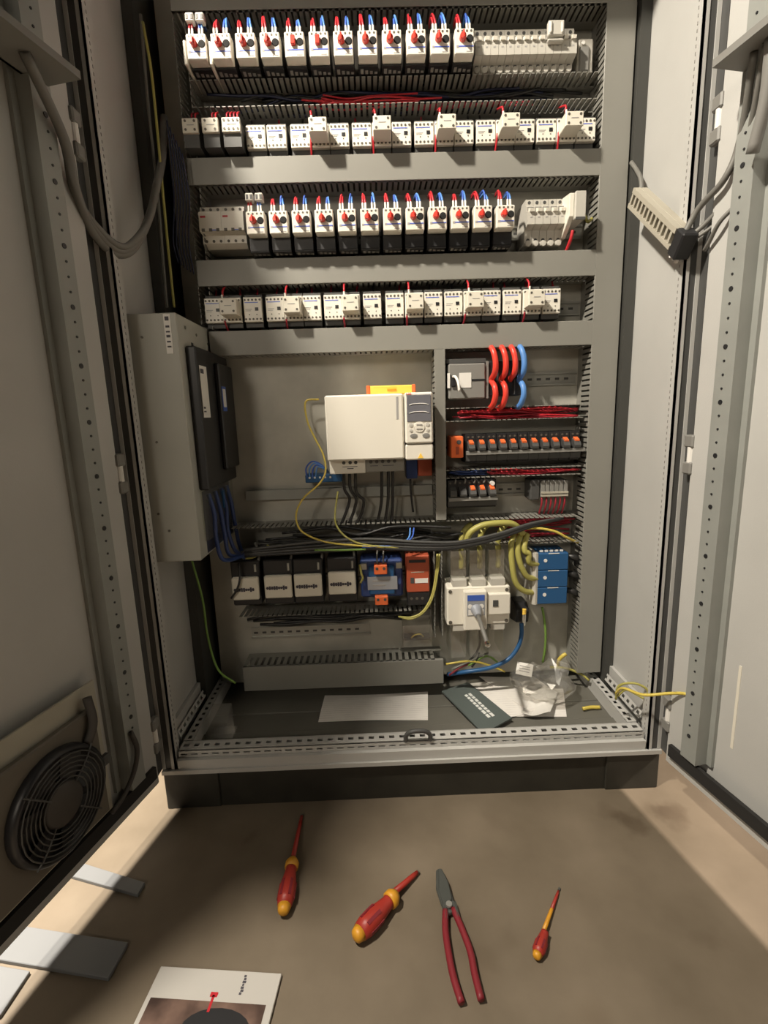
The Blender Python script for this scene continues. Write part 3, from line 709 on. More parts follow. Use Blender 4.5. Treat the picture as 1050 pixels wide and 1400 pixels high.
MB().box(-.4655, -.462, .22, .234, .70, .745).build('flap_rib', 'blue_device', tf)
MB().box(-.475, -.4745, .10, .32, .612, .76).build('terminal_recess', 'navy_body', d)
for i in range(4):
    y = .13+i*.05
    wire(f'dark blue cable hanging below the wall drive, {ORD[i]} from the front', [(-.470, y, .75), (-.462, y+.004, .70), (-.465+.006*(i % 2), y+.01, .64), (-.455, y+.02, .58), (-.43, .26, .56-.005*i)], .0055, 'blue_body', group='cables of the wall drive')
wire('short green-yellow wire curling out below the wall drive', A((332, 764, .26), (346, 762, .25), (358, 755, .245), (367, 745, .25)), .003, 'yellow_green')

# ------------------------------------------------------------------ relay section, right
t = thing('load_switch', 'grey boxy unit with white label and small lever in the relay section', 'switch unit', (.178, .29, .956))
b = MB().box(.128, .223, .250, .326, .957, 1.045).build('body', 'mid_grey', t, bevel=.003)
MB().box(.124, .226, .262, .327, 1.047, 1.058).build('top_flange', 'dark_grey', b)
MB().box(.155, .186, .2485, .2505, .985, 1.022).build('label', 'label_white', b)
MB().box(.125, .131, .246, .252, .985, 1.022).build('side_tab', 'label_white', b)
MB().box(.187, .222, .2490, .2505, 1.001, 1.006).build('groove', 'black_plastic', b)
MB().box(.134, .146, .243, .2505, .988, 1.016).build('lever_seat', 'black_plastic', b, bevel=.002)
MB().tube([(.139, .243, 1.013), (.141, .218, 1.010), (.145, .205, .996), (.147, .200, .975)], .0035, 8).build('lever', 'label_white', t, smooth=True)
t = thing('terminal_row', 'black terminal row with thick red and blue cables in the relay section', 'terminal', (.277, .29, .956))
b = MB().box(.232, .322, .262, .326, .962, 1.05).build('body', 'black_plastic', t, bevel=.003)
MB().box(.226, .232, .256, .326, .957, 1.050).build('end_plate', 'mid_grey', b)
for i in range(3): MB().box(.255+i*.022, .257+i*.022, .256, .262, .965, 1.045).build('barrier', 'dark_grey', b)
def cable_pair(px, m, low, nm):
    x = at(px, 520, 'y', .23).x
    wire(f'thick {nm} cable arching from the duct into the black terminal row', [(x-.003, .285, 1.090), (x-.001, .245, 1.078), (x+.004, .232, 1.05), (x+.004, .235, 1.02), (x, .262, 1.002)], .0075, m, group='thick cables at the black terminal row')
    if low: wire(f'thick {nm} cable bulging out of the lower side of the black terminal row', [(x, .262, 1.002), (x+.004, .237, .985), (x+.005, .232, .962), (x+.001, .245, .938), (x-.001, .275, .930)], .0075, m, group='thick cables at the black terminal row')
cable_pair(675, 'red_plastic', True, 'leftmost red'); cable_pair(689, 'red_plastic', True, 'second red'); cable_pair(702, 'red_plastic', False, 'third red'); cable_pair(714, 'pale_blue_wire', True, 'pale blue')
# relay row with orange levers
t = thing('orange_relay', 'orange relay at the left end of the row of eleven', 'relay', (.15, .29, .80))
b = MB().box(.134, .166, .250, .326, .806, .862).build('body', 'orange', t, bevel=.002)
MB().cyl((.154, .2488, .847), (.154, .2505, .847), .006).build('dial', 'dark_grey', b); MB().box(.146, .154, .2490, .2505, .815, .835).build('print', 'orange_red', b)
def relay_proto(lever=True):
    t = thing('interface_relay', 'x', 'relay', (0, 0, 0)); ORG[t.name] = Vector((0, 0, 0))
    b = MB().box(-.0135, .0135, .012, .075, -.036, .040).build('base', 'black_plastic', t, bevel=.001)
    MB().box(-.0135, .0135, .004, .013, -.030, -.004).build('lower_step', 'dark_grey', b)
    MB().prism_x([(.012, -.002), (-.010, -.002), (-.012, .004), (-.006, .014), (.012, .022)], -.0085, .0085).build('relay_body', 'dark_grey', t)
    if lever: MB().prism_x([(.010, .019), (-.007, .014), (-.008, .018), (.010, .025)], -.0055, .0055).build('lever', 'orange', t)
    mb = MB()
    for x in (-.006, .006): mb.cyl((x, .0105, .032), (x, .0125, .032), .003, seg=8)
    mb.build('terminal_screw', 'screw_dark', b)
    return t
RP = relay_proto()
for i in range(11):
    x = .187+i*.0278; lab = f'grey relay with orange lever, {ORD[i]} from the left in the row of eleven'
    if i == 0: RP.location = (x, .252, .826); RP['label'] = lab; RP['group'] = 'orange-lever relays'; ORG[RP.name] = Vector(RP.location)
    else: copy_tree(RP, (x, .252, .826), lab, 'orange-lever relays')
tag(MB().box(.174, .487, .246, .262, .812, .822).build('marker_rail', 'mid_grey', bevel=.001), 'long grey marker strip along the foot of the eleven relays', 'strip')
RD = relay_proto(False)
RD.location = (.139, .252, .705); RD['label'] = 'grey relay without lever, leftmost of the five short-row relays'; RD['group'] = 'short-row relays'; ORG[RD.name] = Vector(RD.location)
copy_tree(RD, (.165, .252, .705), 'grey relay without lever, second of the five short-row relays', 'short-row relays')
for i in range(3): copy_tree(RP, (.191+i*.026, .252, .705), f'grey relay with orange lever, {ORD[i+2]} of the five short-row relays', 'short-row relays')
tag(MB().box(.126, .258, .246, .262, .690, .700).build('marker_rail', 'mid_grey', bevel=.001), 'short grey marker strip along the foot of the five relays', 'strip')
tag(MB().cyl((.244, .262, .735), (.244, .25, .735), .006).build('end_plug', 'label_white'), 'small white plug above the fifth short-row relay', 'plug')
for i in range(4): wire(f'short dark wire rising behind the short-row relays, {ORD[i]} from the left', [(.145+i*.026, .26, .737), (.147+i*.026, .262, .745), (.150+i*.026, .285, .752)], .0025, 'cable_grey', 'wire', 'wires above the short-row relays')
t = thing('end_terminals', 'cluster of grey terminals with cream edges at the right end of the lowest relay rail', 'terminal', (.41, .29, .67))
MB().box(.352, .378, .27, .326, .682, .738).build('end_stop', 'dark_grey', t, bevel=.003)
for i in range(6): MB().box(.380+i*.0125, .391+i*.0125, .268, .326, .690, .735).build('terminal', 'mid_grey', t, bevel=.001)
for z in (.692, .700): MB().box(.380, .453, .262, .268, z, z+.005).build('cream_edge', 'offcut_beige', t)
for i in range(6): wire(f'dark red wire below the end terminals, {ORD[i]} from the left', [(.384+i*.0125, .272, .690), (.383+i*.0125, .268, .672), (.382+i*.0125, .285, .640)], .0025, 'dark_red_wire', 'wire', 'red wires below the end terminals')

# ------------------------------------------------------------------ lower right: main switch, blue terminals
t = thing('main_switch', 'white main switch with blue label, grey shaft and clear terminal shrouds', 'main switch', (.2, .27, .35))
b = MB().box(.114, .285, .212, .30, .352, .462).build('body', 'white_plastic', t, bevel=.004)
MB().box(.15, .25, .30, .336, .36, .455).build('rear_foot', 'dark_grey', b)
MB().box(.157, .219, .192, .213, .345, .456).build('front_block', 'white_plastic', t, bevel=.003)
w = MB().box(.165, .212, .1905, .1925, .388, .446).build('label_plate', 'label_silver', t)
MB().box(.166, .211, .1898, .1906, .430, .4455).build('blue_panel', 'blue_wire', w); MB().box(.168, .209, .1898, .1906, .352+.038, .405).build('white_panel', 'label_white', w)
for x in (.173, .203): MB().cyl((x, .1898, .414), (x, .1906, .414), .0065).build('round_print', 'label_white', w)
g = MB().box(.222, .284, .200, .213, .384, .444).build('pole_block', 'white_plastic', t, bevel=.003)
MB().box(.236, .250, .1985, .2005, .408, .426).build('square_hole', 'dark_grey', g)
mb = MB()
for x, z in ((.123, .45), (.276, .45), (.123, .362), (.276, .362)): mb.cyl((x, .2105, z), (x, .2125, z), .005)
mb.build('screw', 'screw_dark', b)
for i in range(3):
    for z0, z1 in ((.462, .480), (.335, .352)): MB().box(.130+i*.052, .168+i*.052, .215, .26, z0, z1).build('terminal_lug', 'mcb_grey', b)
s = MB().cyl((.189, .19, .405), (.189, .06, .372), .0055, seg=12)
sh = s.build('shaft', 'cable_grey', t, smooth=True)
MB().lathe((.189, .060, .372), (0, -1, -.25), [(0, .007), (.008, .007), (.010, .004)], 12).build('shaft_tip', 'chrome', sh)
MB().lathe((.189, .192, .4055), (0, -1, -.25), [(0, .016), (.012, .012), (.03, .008)], 14).build('shaft_hub', 'label_silver', sh)
for nm, z0, z1 in (('upper', .480, .556), ('lower', .245, .335)):
    for i in range(3):
        x0 = .128+i*.052; mb = MB()
        mb.box(x0, x0+.042, .235, .2365, z0, z1); mb.box(x0, x0+.0015, .235, .33, z0, z1); mb.box(x0+.0405, x0+.042, .235, .33, z0, z1)
        sd = mb.build('terminal_shroud', 'clear_plastic', t)
# yellow cables: three into the switch, three into the blue terminals
for i in range(3):
    x = .166+i*.052
    wire(f'thick yellow-green cable into the top of the main switch, {ORD[i]} from the left', [(x, .285, .49), (x, .283, .53), (x-.002, .28, .57), (x+.008, .285, .60), (x+.03, .30, .615)], .008, 'yellow_green', group='thick yellow-green cables')
wire('thick yellow-green cable arching over the black cables above the main switch', A((637, 742, .235), (643, 728, .23), (660, 718, .228), (685, 715, .228), (703, 717, .235), (715, 730, .25)), .0085, 'yellow_green')
for i, (u0, vend, uend) in enumerate(((699, 808, 717), (708, 789, 722), (717, 769, 724))):
    wire(f'thick yellow-green cable bending into the blue terminals, {("lowest", "middle", "topmost")[i]} of three', A((u0+4, 730, .26), (u0, 745, .245), (u0+1, 770-8*i, .24), (u0+6, vend-12, .24), (uend, vend, .245), (uend+14, vend+2, .26)), .008, 'yellow_green', group='thick yellow-green cables')
wire('thin yellow wire running right above the blue terminals', A((705, 725, .25), (730, 722, .24), (757, 726, .24), (775, 735, .245), (790, 742, .27)), .0035, 'yellow_wire')
t = thing('feed_through_terminals', 'stack of three bright blue feed-through terminal blocks', 'terminal block', (.41, .29, .389))
for i in range(3):
    z0 = .389+i*.0495
    b = MB().box(.372, .456, .25, .334, z0, z0+.048).build('terminal_block', 'blue_device', t, bevel=.002)
    MB().cyl((.392, .2485, z0+.028), (.392, .2505, z0+.028), .005).build('screw_cap', 'label_white', b)
    MB().box(.40, .43, .2490, .2503, z0+.0465, z0+.0485).build('seam', 'label_white', b)
MB().prism_z([(.358, .252), (.366, .248), (.372, .25), (.372, .33), (.358, .33)], .389, .537).build('end_cover', 'mcb_grey', t)
for i in range(5): MB().prism_x([(.26, .5375), (.26, .543), (.275, .5375)], .380+i*.014, .388+i*.014).build('ridge', 'label_white', t)
for i in range(3): wire(f'black cable leaving the blue terminals to the right, {("lowest", "middle", "topmost")[i]} of three', [(.456, .285, .415+i*.05), (.475, .270, .418+i*.05), (.488, .272, .41+i*.05), (.50, .30, .39+i*.05)], .009, 'cable_black', group='black cables at the blue terminals')
# plug and blue cable
t = thing('neutral_link', 'black neutral link with yellow tip and blue cable beside the main switch', 'link', (.325, .3, .35))
p = at(714, 842, 'y', .27)
MB().prism_x([(.334, p.z-.035), (.27, p.z-.02), (.262, p.z+.02), (.29, p.z+.036), (.334, p.z+.036)], p.x-.018, p.x+.018).build('insulator', 'black_plastic', t, bevel=.003)
MB().cyl((p.x, .258, p.z-.022), (p.x, .255, p.z+.012), .006).build('lug', 'chrome', t); MB().cyl((p.x+.001, .256, p.z+.012), (p.x+.001, .256, p.z+.026), .0055).build('tip', 'level_yellow', t)
wire('thick blue cable curving down from the neutral link to the cabinet floor', A((713, 852, .255), (713, 868, .25), (708, 885, .245), (694, 902, .24), (670, 913, .235), (640, 918, .24), (612, 922, .27)), .006, 'blue_device')
wire('green-yellow wire with clear lug hanging below the blue terminals', A((741, 830, .30), (744, 846, .29), (746, 866, .29), (745, 888, .30), (742, 905, .31)), .0035, 'green_wire')
wire('grey wire hanging below the main switch', A((655, 862, .27), (656, 878, .27), (651, 893, .27), (640, 905, .26)), .0035, 'cable_black')
for i, (m, l, dsc) in enumerate((('yellow_wire', [(610, 908, .26), (640, 904, .25), (664, 908, .25), (690, 918, .26)], 'thin yellow wire'), ('pliers_red', [(614, 923, .25), (632, 911, .25), (650, 906, .26)], 'short reddish wire'), ('cable_black', [(645, 912, .25), (652, 902, .25), (655, 892, .25)], 'short black wire'), ('green_wire', [(640, 910, .25), (665, 897, .25), (680, 905, .25)], 'thin green wire'), ('cable_grey', [(618, 915, .25), (645, 903, .25), (668, 892, .26)], 'thin grey wire'))):
    wire(dsc+' among the loose wires under the main switch', A(*l), .003, m, 'wire')
wire('yellow wire end bent over at the lower right corner of the plate', A((763, 912, .29), (764, 903, .28), (769, 897, .275), (774, 894, .275)), .0055, 'yellow_wire', 'wire')
wire('green-yellow wire crossing behind the plastic bag', A((752, 912, .28), (775, 914, .27), (795, 922, .26), (805, 930, .25)), .0035, 'yellow_green', 'wire')

# ------------------------------------------------------------------ lower left: contactors, transformer, power supply
for i, (x0, x1, z0, z1) in enumerate(((-.468, -.396, .438, .502), (-.380, -.306, .440, .504), (-.299, -.224, .441, .505), (-.206, -.131, .444, .508))):
    t = thing('power_contactor', f'large contactor with white front plate, {ORD[i]} from the left in the bottom row', 'contactor', ((x0+x1)/2, .28, .43), 'large contactors of the bottom row')
    MB().box(x0-.003, x1+.003, .252, .326, .418, .545).build('body', 'black_plastic', t, bevel=.003)
    f = MB().box(x0, x1, .238, .253, z0, z1).build('front_plate', 'cream_plastic', t, bevel=.003)
    mb = MB(); w = x1-x0; rr = random.Random(3)
    for j in range(9): a = x0+w*(.08+.085*j); hh = .003+.004*rr.random(); mb.box(a, a+w*.07, .2372, .2385, z0+.030-hh, z0+.030+hh)
    mb.box(x0+w*.06, x0+w*.84, .2374, .2385, z0+.0285, z0+.0315)
    mb.build('front_print', 'print_dark', f)
    MB().cyl((x1-.008, .25, .515), (x1-.008, .25, .535), .0035).build('coil_terminal', 'rail_steel', t)
for i, u in enumerate((352, 396, 438, 482)): wire(f'dark cable into the top of the {ORD[i]} large contactor', A((u-4, 786, .262), (u, 772, .26), (u+2, 757, .265), (u-3, 742, .28)), .004, 'cable_grey', group='cables of the large contactors')
wire('dark cable hanging across the first large contactor', A((316, 818, .23), (324, 806, .228), (328, 790, .23), (326, 770, .24)), .003, 'cable_black')
t = thing('transformer', 'dark blue transformer with orange connectors above and below a silver label', 'transformer', (-.06, .28, .42))
MB().box(-.118, -.002, .25, .326, .428, .535).build('body', 'blue_body', t, bevel=.005)
c = MB().box(-.095, -.025, .236, .252, .440, .520).build('core', 'blue_device', t, bevel=.003)
MB().box(-.099, -.018, .2345, .2365, .455, .492).build('rating_label', 'label_silver', c)
MB().box(-.085, -.04, .2338, .2347, .478, .483).box(-.085, -.05, .2338, .2347, .466, .470).build('label_print', 'print_grey', c)
for nm, z0, z1 in (('top', .502, .528), ('bottom', .415, .440)):
    k2 = MB().box(-.080, -.045, .222, .25, z0, z1).build('connector', 'orange', t, bevel=.002)
    mb = MB()
    for x in (-.072, -.053): mb.cyl((x, .2208, z1-.009), (x, .2225, z1-.009), .004, seg=8)
    mb.build('connector_screw', 'dark_grey', k2)
for x in (-.108, -.012): MB().box(x-.008, x+.008, .24, .252, .512, .528).build('bracket', 'rail_steel', t)
for i, x in enumerate((-.071, -.054)): wire(f'thin dark wire into the top orange connector, {("left","right")[i]} one', [(x, .236, .528), (x, .238, .550), (x+.004, .26, .575)], .0022, 'cable_grey', 'wire')
wire('yellow-green wire curling at the left of the transformer', A((492, 772, .24), (494, 784, .235), (496, 790, .235), (493, 797, .24)), .003, 'yellow_green', 'wire')
t = thing('power_supply', 'orange-red narrow power supply right of the blue transformer', 'power supply', (.04, .28, .44))
b = MB().box(.008, .070, .235, .326, .444, .547).build('body', 'orange_red', t, bevel=.002)
MB().box(.009, .069, .237, .326, .405, .4435).build('terminal_base', 'black_plastic', t, bevel=.002)
MB().box(.015, .060, .234, .2355, .528, .536).build('grille', 'black_plastic', b); MB().box(.030, .066, .234, .2355, .470, .483).build('label', 'label_white', b)
MB().box(.018, .028, .234, .2355, .470, .486).build('window', 'dark_grey', b); MB().box(.02, .055, .2343, .2355, .500, .502).build('print', 'offcut_beige', b)
mb = MB()
for x in (.02, .035, .05): mb.cyl((x, .2360, .425), (x, .2375, .425), .004, seg=8)
mb.build('terminal_screw', 'screw_dark', t)
for i in range(2): wire(f'yellow-green wire looping down right of the power supply, {("outer","inner")[i]} of two', A((601-i*3, 757, .235), (598-i*2, 785, .23), (592-i*2, 815, .225), (580-i*2, 836, .222), (562, 846-i*2, .222), (545, 843, .24)), .0028, 'yellow_green', 'wire')
t = thing('clear_case', 'clear plastic case with a yellow wire left of the main switch', 'case', (.04, .30, .285))
MB().box(-.005, .078, .262, .264, .270, .335).box(-.005, -.003, .264, .33, .270, .335).box(.076, .078, .264, .33, .270, .335).build('cover', 'clear_plastic', t)
MB().box(-.003, .076, .30, .332, .272, .280).build('base', 'black_plastic', t); MB().tube([(.02, .285, .287), (.03, .275, .30), (.045, .275, .302), (.055, .285, .29)], .002).build('wire_end', 'yellow_wire', t)

# long wires in the gap at the left of the panel
wire('long yellow-green earth wire hanging down the left side gap', A((195, 30, .20), (207, 100, .20), (217, 200, .20), (226, 300, .20), (238, 420, .20)), .003, 'yellow_green')
wire('long dark cable hanging down the left side gap', A((192, 20, .22), (203, 150, .22), (215, 260, .22), (228, 420, .22)), .0035, 'cable_grey')
wire('long yellow-green wire hanging down the lower left corner', A((262, 765, .20), (277, 820, .20), (284, 870, .20), (298, 915, .20), (322, 934, .20)), .003, 'green_wire')
for i in range(6):
    u = 236+i*4.2
    wire(f'thin dark blue wire loose beside the left duct, {ORD[i]} from the left', A((u-8, 165+i*9, .22), (u-2, 215+i*6, .225), (u+2, 275, .23), (u+1, 330, .24), (u+8, 360+i*3, .25)), .0018, 'navy_wire', 'wire', 'loose blue wires at the left')

# ------------------------------------------------------------------ cables of the doors
DL = DOOR[-1]; DR = DOOR[1]
for i in range(3):
    o = i*4
    wire(f'grey hose looping from the left door into the cabinet, {("outer", "middle", "inner")[i]} of three', [DL(.16, .075, 1.475)]+A((88-o*.3, 190, -.10), (104-o*.4, 260, -.07), (126+o*.5, 315-o, -.03), (156+o, 346-o*1.2, .02), (182+o*.3, 340-o*1.5, .06), (203, 300, .11), (214, 255, .16), (222, 215, .22), (224, 160, .27)), .0085-.001*i, 'cable_grey', group='hoses of the left door')
t = thing('terminal_strip', 'beige slotted terminal strip hanging on cables at the right side wall', 'terminal strip', at(900, 300, 'x', .555))
a = at(869, 270, 'x', .55); b2 = at(927, 327, 'x', .55)
ax = (b2-a).normalized(); nn = Vector((-1, 0, 0)); nn = (nn-ax*nn.dot(ax)).normalized(); ww = ax.cross(nn)
if ww.z < 0: ww = -ww
L = (b2-a).length
TS = lambda s_, w_, t_: a+ax*s_+ww*w_+nn*t_
bo = MB(TS).box(0, L, -.020, .020, -.020, -.002).build('body', 'offcut_beige', t, bevel=.001)
MB(TS).box(0, L, -.020, -.012, -.002, .012).box(0, L, .010, .020, -.002, .012).build('rim', 'offcut_beige', bo)
mb = MB(TS)
for i in range(12): mb.box(i*L/12+.001, i*L/12+.009, -.012, .010, -.003, .011)
mb.build('terminal_tooth', 'offcut_beige', t)
MB(TS).box(.001, L-.001, -.012, .010, -.004, -.0015).build('slot_floor', 'black_plastic', t)
pg = MB(TS).box(L, L+.032, -.028, .022, -.020, .012).build('plug', 'black_plastic', t, bevel=.003)
mb = MB(TS)
for i in range(3): mb.box(L-.004+i*.012, L+.002+i*.012, -.036, -.028, -.004, .002)
mb.build('pin', 'label_white', pg)
E_ = a+ax*(L+.02)
for i, l in enumerate(([(1012, 190, -.10), (990, 245, -.08), (955, 285, -.03)], [(1018, 215, -.10), (1000, 265, -.07), (962, 308, -.03)], [(1024, 200, -.09), (1008, 255, -.08), (985, 300, -.05)])):
    wire(f'grey cable from the right door to the hanging terminal strip, {ORD[i]} from the top', [DR(.13+.02*i, .07, 1.475)]+A(*l)+[E_+Vector((0, .005*i, .012-.010*i))], .006-.0012*i, 'cable_grey', group='cables of the right door')
wire('grey cable arching from the panel gap into the top of the hanging terminal strip', A((863, 222, .24), (870, 232, .22), (876, 245, .20), (877, 262, .19)), .005, 'cable_grey')
wire('grey cable bundle dropping from the right door box', [DR(.16, .07, 1.475), DR(.15, .06, 1.40), DR(.13, .055, 1.33)], .010, 'mid_grey')
wire('short grey cable tucked behind the right door rail', [DR(.08, .03, 1.27), DR(.06, .04, 1.25), DR(.035, .035, 1.225), DR(.02, .03, 1.215)], .004, 'cable_grey')
# earth wires at the lower right
wire('yellow earth wire bridging from the cabinet floor to the right door', A((842, 948, .05), (852, 941, .02), (880, 950, -.03), (915, 948, -.06), (938, 949, -.085), (949, 960, -.10), (953, 975, -.105)), .0035, 'yellow_wire', 'wire')
wire('green-yellow wire looping over the right floor rail', A((842, 956, .06), (846, 938, .05), (866, 934, .03), (884, 942, .02), (886, 955, .02)), .003, 'yellow_green', 'wire')
wire('small yellow-green loop at the right floor rail', A((844, 952, .06), (855, 943, .05), (868, 948, .04), (880, 955, .03)), .003, 'yellow_green', 'wire')
p = at(953, 982, 'y', -.11); t = thing('earth_bolt', 'steel earth bolt on the right door with a yellow wire lug', 'bolt', p)
MB().cyl(p+Vector((.02, .005, 0)), p+Vector((-.012, -.003, 0)), .005).build('stud', 'rail_steel', t); MB().cyl(p+Vector((-.002, 0, 0)), p+Vector((-.008, -.002, 0)), .011, seg=6).build('nut', 'rail_steel', t)
MB().cyl(p+Vector((-.004, 0, .004)), p+Vector((-.004, .004, .028)), .006, .004).build('lug', 'yellow_wire', t)
wire('stub of yellow wire with plug on the cabinet floor by the bag', [at(u, v, 'z', .12) for u, v in ((797, 969), (808, 967), (820, 967))], .005, 'yellow_wire', 'wire')

# ------------------------------------------------------------------ papers and things on the cabinet floor
def sheet(name, label, cat, pts, z, th, m, wave=.002, n=8, seed=1):
    a, b, c_, d_ = [Vector((p.x, p.y, 0)) for p in pts]; rr = random.Random(seed); V = []; F = []
    ph = rr.uniform(0, 6)
    for j in range(n+1):
        for i in range(n+1):
            s_, t_ = i/n, j/n; p = (a*(1-s_)+b*s_)*(1-t_)+(d_*(1-s_)+c_*s_)*t_
            V.append((p.x, p.y, z+wave*(1+math.sin(ph+s_*5+t_*3)+.5*math.sin(t_*7+ph))))
    N = len(V); V += [(x, y, zz-th) for x, y, zz in V]
    for j in range(n):
        for i in range(n):
            q = j*(n+1)+i; F.append((q, q+1, q+n+2, q+n+1)); F.append((N+q, N+q+n+1, N+q+n+2, N+q+1))
    for i in range(n):
        for q, r_ in ((i, i+1), ((n)*(n+1)+i, n*(n+1)+i+1), (i*(n+1), (i+1)*(n+1)), (i*(n+1)+n, (i+1)*(n+1)+n)): F.append((q, r_, N+r_, N+q))
    mb = MB().add(V, F); return tag(mb.build(name, m), label, cat)
def Z(z, *l): return [at(u, v, 'z', z) for u, v in l]
sheet('paper_sheet', 'white printed paper sheet lying below the lower left duct', 'paper', Z(.118, (435, 985), (585, 982), (585, 945), (444, 950)), .1135, .001, 'paper', .0016, seed=2)
for i, (l, z) in enumerate((([(640, 940), (668, 978), (775, 977), (770, 940)], .1145), ([(632, 934), (690, 980), (745, 972), (716, 927)], .117), ([(655, 927), (725, 975), (772, 960), (730, 925)], .1205))):
    sheet('paper_sheet', f'crumpled white paper of the loose heap beside the grey plate, {("bottom", "middle", "top")[i]} sheet', 'paper', Z(.12, *l), z, .0008, 'paper', .0022, seed=5+i)['group'] = 'loose paper heap'
P4 = Z(.128, (604, 946), (661, 1004), (700, 983), (640, 934)); t = thing('printed_plate', 'dark grey plate with rows of white lettering leaning across the papers', 'plate', (P4[0]+P4[2])/2)
ct = [Vector((p.x, p.y, .1275)) for p in P4]
mb = MB(); V = ct+[p+Vector((0, 0, .004)) for p in ct]
b = mb.add(V, [(0,3,2,1),(4,5,6,7),(0,1,5,4),(1,2,6,5),(2,3,7,6),(3,0,4,7)]).build('plate', 'folder_grey', t)
mb = MB(); e1 = ct[1]-ct[0]; e2 = ct[3]-ct[0]; up = Vector((0, 0, .0043)); rr = random.Random(4)
for row, tt in enumerate((.54, .68)):
    s_ = .24
    while s_ < .78:
        wd = rr.uniform(.04, .075); c0 = ct[0]+e1*s_+e2*tt+up; mb.obox(c0+e1*wd/2, e1*(wd/2), e2*.045, Vector((0, 0, .0003))); s_ += wd+.018
mb.build('lettering', 'print_white', b)
# clear plastic bag
def bag(label, ctr, rx, ry, h, seed):
    rr = random.Random(seed); V = []; F = []; n = 18; k = 9
    for j in range(k+1):
        for i in range(n):
            a_ = 2*math.pi*i/n; q = j/k; r_ = math.sin(math.pi*(.08+.86*q))**.6
            V.append((ctr.x+rx*r_*math.cos(a_)*(1+.18*math.sin(3*a_+j)+rr.uniform(-.06, .06)), ctr.y+ry*r_*math.sin(a_)*(1+.15*math.sin(4*a_+2*j)), ctr.z+h*q*(1+.25*math.sin(2*a_+1))+rr.uniform(0, .006)))
    for j in range(k):
        for i in range(n): F.append((j*n+i, j*n+(i+1)%n, (j+1)*n+(i+1)%n, (j+1)*n+i))
    F.append(tuple(range(k*n, k*n+n)))
    return MB().add(V, F).build('plastic_bag', 'clear_bag', smooth=False)
c_ = at(742, 945, 'z', .135); c_.z = .124
t = tag(bag('', c_, .085, .070, .085, 3), 'crumpled clear plastic bag with a white label on the papers', 'plastic bag')
q = at(717, 915, 'z', .20); dirx = (at(733, 919, 'z', .20)-q).normalized()
lab = MB().obox(q, Vector((.022, -.004, -.004)), Vector((.006, .012, .012)), Vector((0, -.0006, .0008))).build('bag_label', 'label_white', t)
mb = MB()
for e in (-.4, 0, .4): mb.obox(q+Vector((.006, .012, .012))*e+Vector((0, -.0006, .0010)), Vector((.014, -.0026, -.0026)), Vector((.0004, .0008, .0008)), Vector((0, -.0004, .0004)))
mb.build('label_print', 'print_grey', t)
sheet('tissue', 'crumpled white tissue showing through the clear plastic bag', 'tissue', Z(.135, (712, 974), (752, 976), (764, 940), (728, 944)), .126, .001, 'label_white', .007, n=12, seed=9)
t = tag(MB().box(-.51, -.46, .10, .15, .113, .117).prism_x([(.10, .113), (.10, .16), (.15, .185), (.15, .113)], -.52, -.47).build('plastic_pouch', 'clear_bag'), 'small clear plastic pouch in the lower left corner of the cabinet floor', 'pouch')

# ------------------------------------------------------------------ filter fan on the left door
t = thing('filter_fan', 'black round filter fan with wire guard on the lower left door', 'fan', DL(.32, .03, .17))
MB(DL).box(.185, .44, .030, .044, .182, .405).build('housing', 'filter_shade', t, bevel=.003)  # shade around the fan is put into the housing colour
MB().cyl(DL(.29, .0442, .288), DL(.29, .0447, .288), .088, seg=32).build('back_disc', 'black_plastic', t)
MB(DL).box(.165, .46, .025, .030, .168, .447).build('flange', 'filter_cover', t, bevel=.001)
cx, cz = .29, .288
ctr = DL(cx, .040, cz); nrm = (DL(0, 1, 0)-DL(0, 0, 0)).normalized()
ring = MB().lathe(ctr, nrm, [(0, .096), (.018, .094), (.021, .090), (.021, .086), (.004, .084)], 36).build('fan_ring', 'black_plastic', t, smooth=True)
hub = MB().lathe(ctr, nrm, [(.004, .040), (.020, .038), (.022, .034), (.0225, .002)], 24).build('hub', 'fan_hub', t, smooth=True)
dS = (DL(1, 0, 0)-DL(0, 0, 0)); zz = Vector((0, 0, 1))
for r_ in (.044, .052, .060, .068, .076, .084):
    mb = MB(); mb.tube([ctr+nrm*.024+(dS*math.cos(a_*math.pi/12)+zz*math.sin(a_*math.pi/12))*r_ for a_ in range(25)], .0013, 5, sub=1); mb.build('guard_ring', 'dark_grey', t)
for k in range(4):
    a_ = math.pi/4+k*math.pi/2; dv = dS*math.cos(a_)+zz*math.sin(a_)
    MB().tube([ctr+nrm*.023+dv*.036, ctr+nrm*.025+dv*.07, ctr+nrm*.022+dv*.096], .0016, 5).build('guard_spoke', 'dark_grey', t)
for k in range(7):
    a_ = k*2*math.pi/7; u_ = dS*math.cos(a_)+zz*math.sin(a_); w_ = -dS*math.sin(a_)+zz*math.cos(a_)
    q_ = [ctr+nrm*.006+u_*.038, ctr+nrm*.016+u_*.038+w_*.022, ctr+nrm*.016+u_*.076+w_*.034, ctr+nrm*.006+u_*.082]
    MB().add(q_+[p+nrm*.0015 for p in q_], [(0,1,2,3),(7,6,5,4),(0,4,5,1),(1,5,6,2),(2,6,7,3),(3,7,4,0)]).build('fan_blade', 'black_plastic', t)
MB(DL).box(.178, .196, .044, .056, .285, .305).build('corner_lug', 'dark_grey', t, bevel=.002)
wire('dark cable tail standing up from the filter fan', [DL(.222, .05, .345), DL(.205, .055, .385), DL(.20, .045, .432)], .008, 'fan_hub')
wire('brown cable along the bottom hinge corner of the left door', [DL(.11, .045, .30), DL(.105, .05, .26), DL(.12, .05, .22), DL(.155, .05, .19), DL(.19, .05, .18)], .005, 'fan_hub')

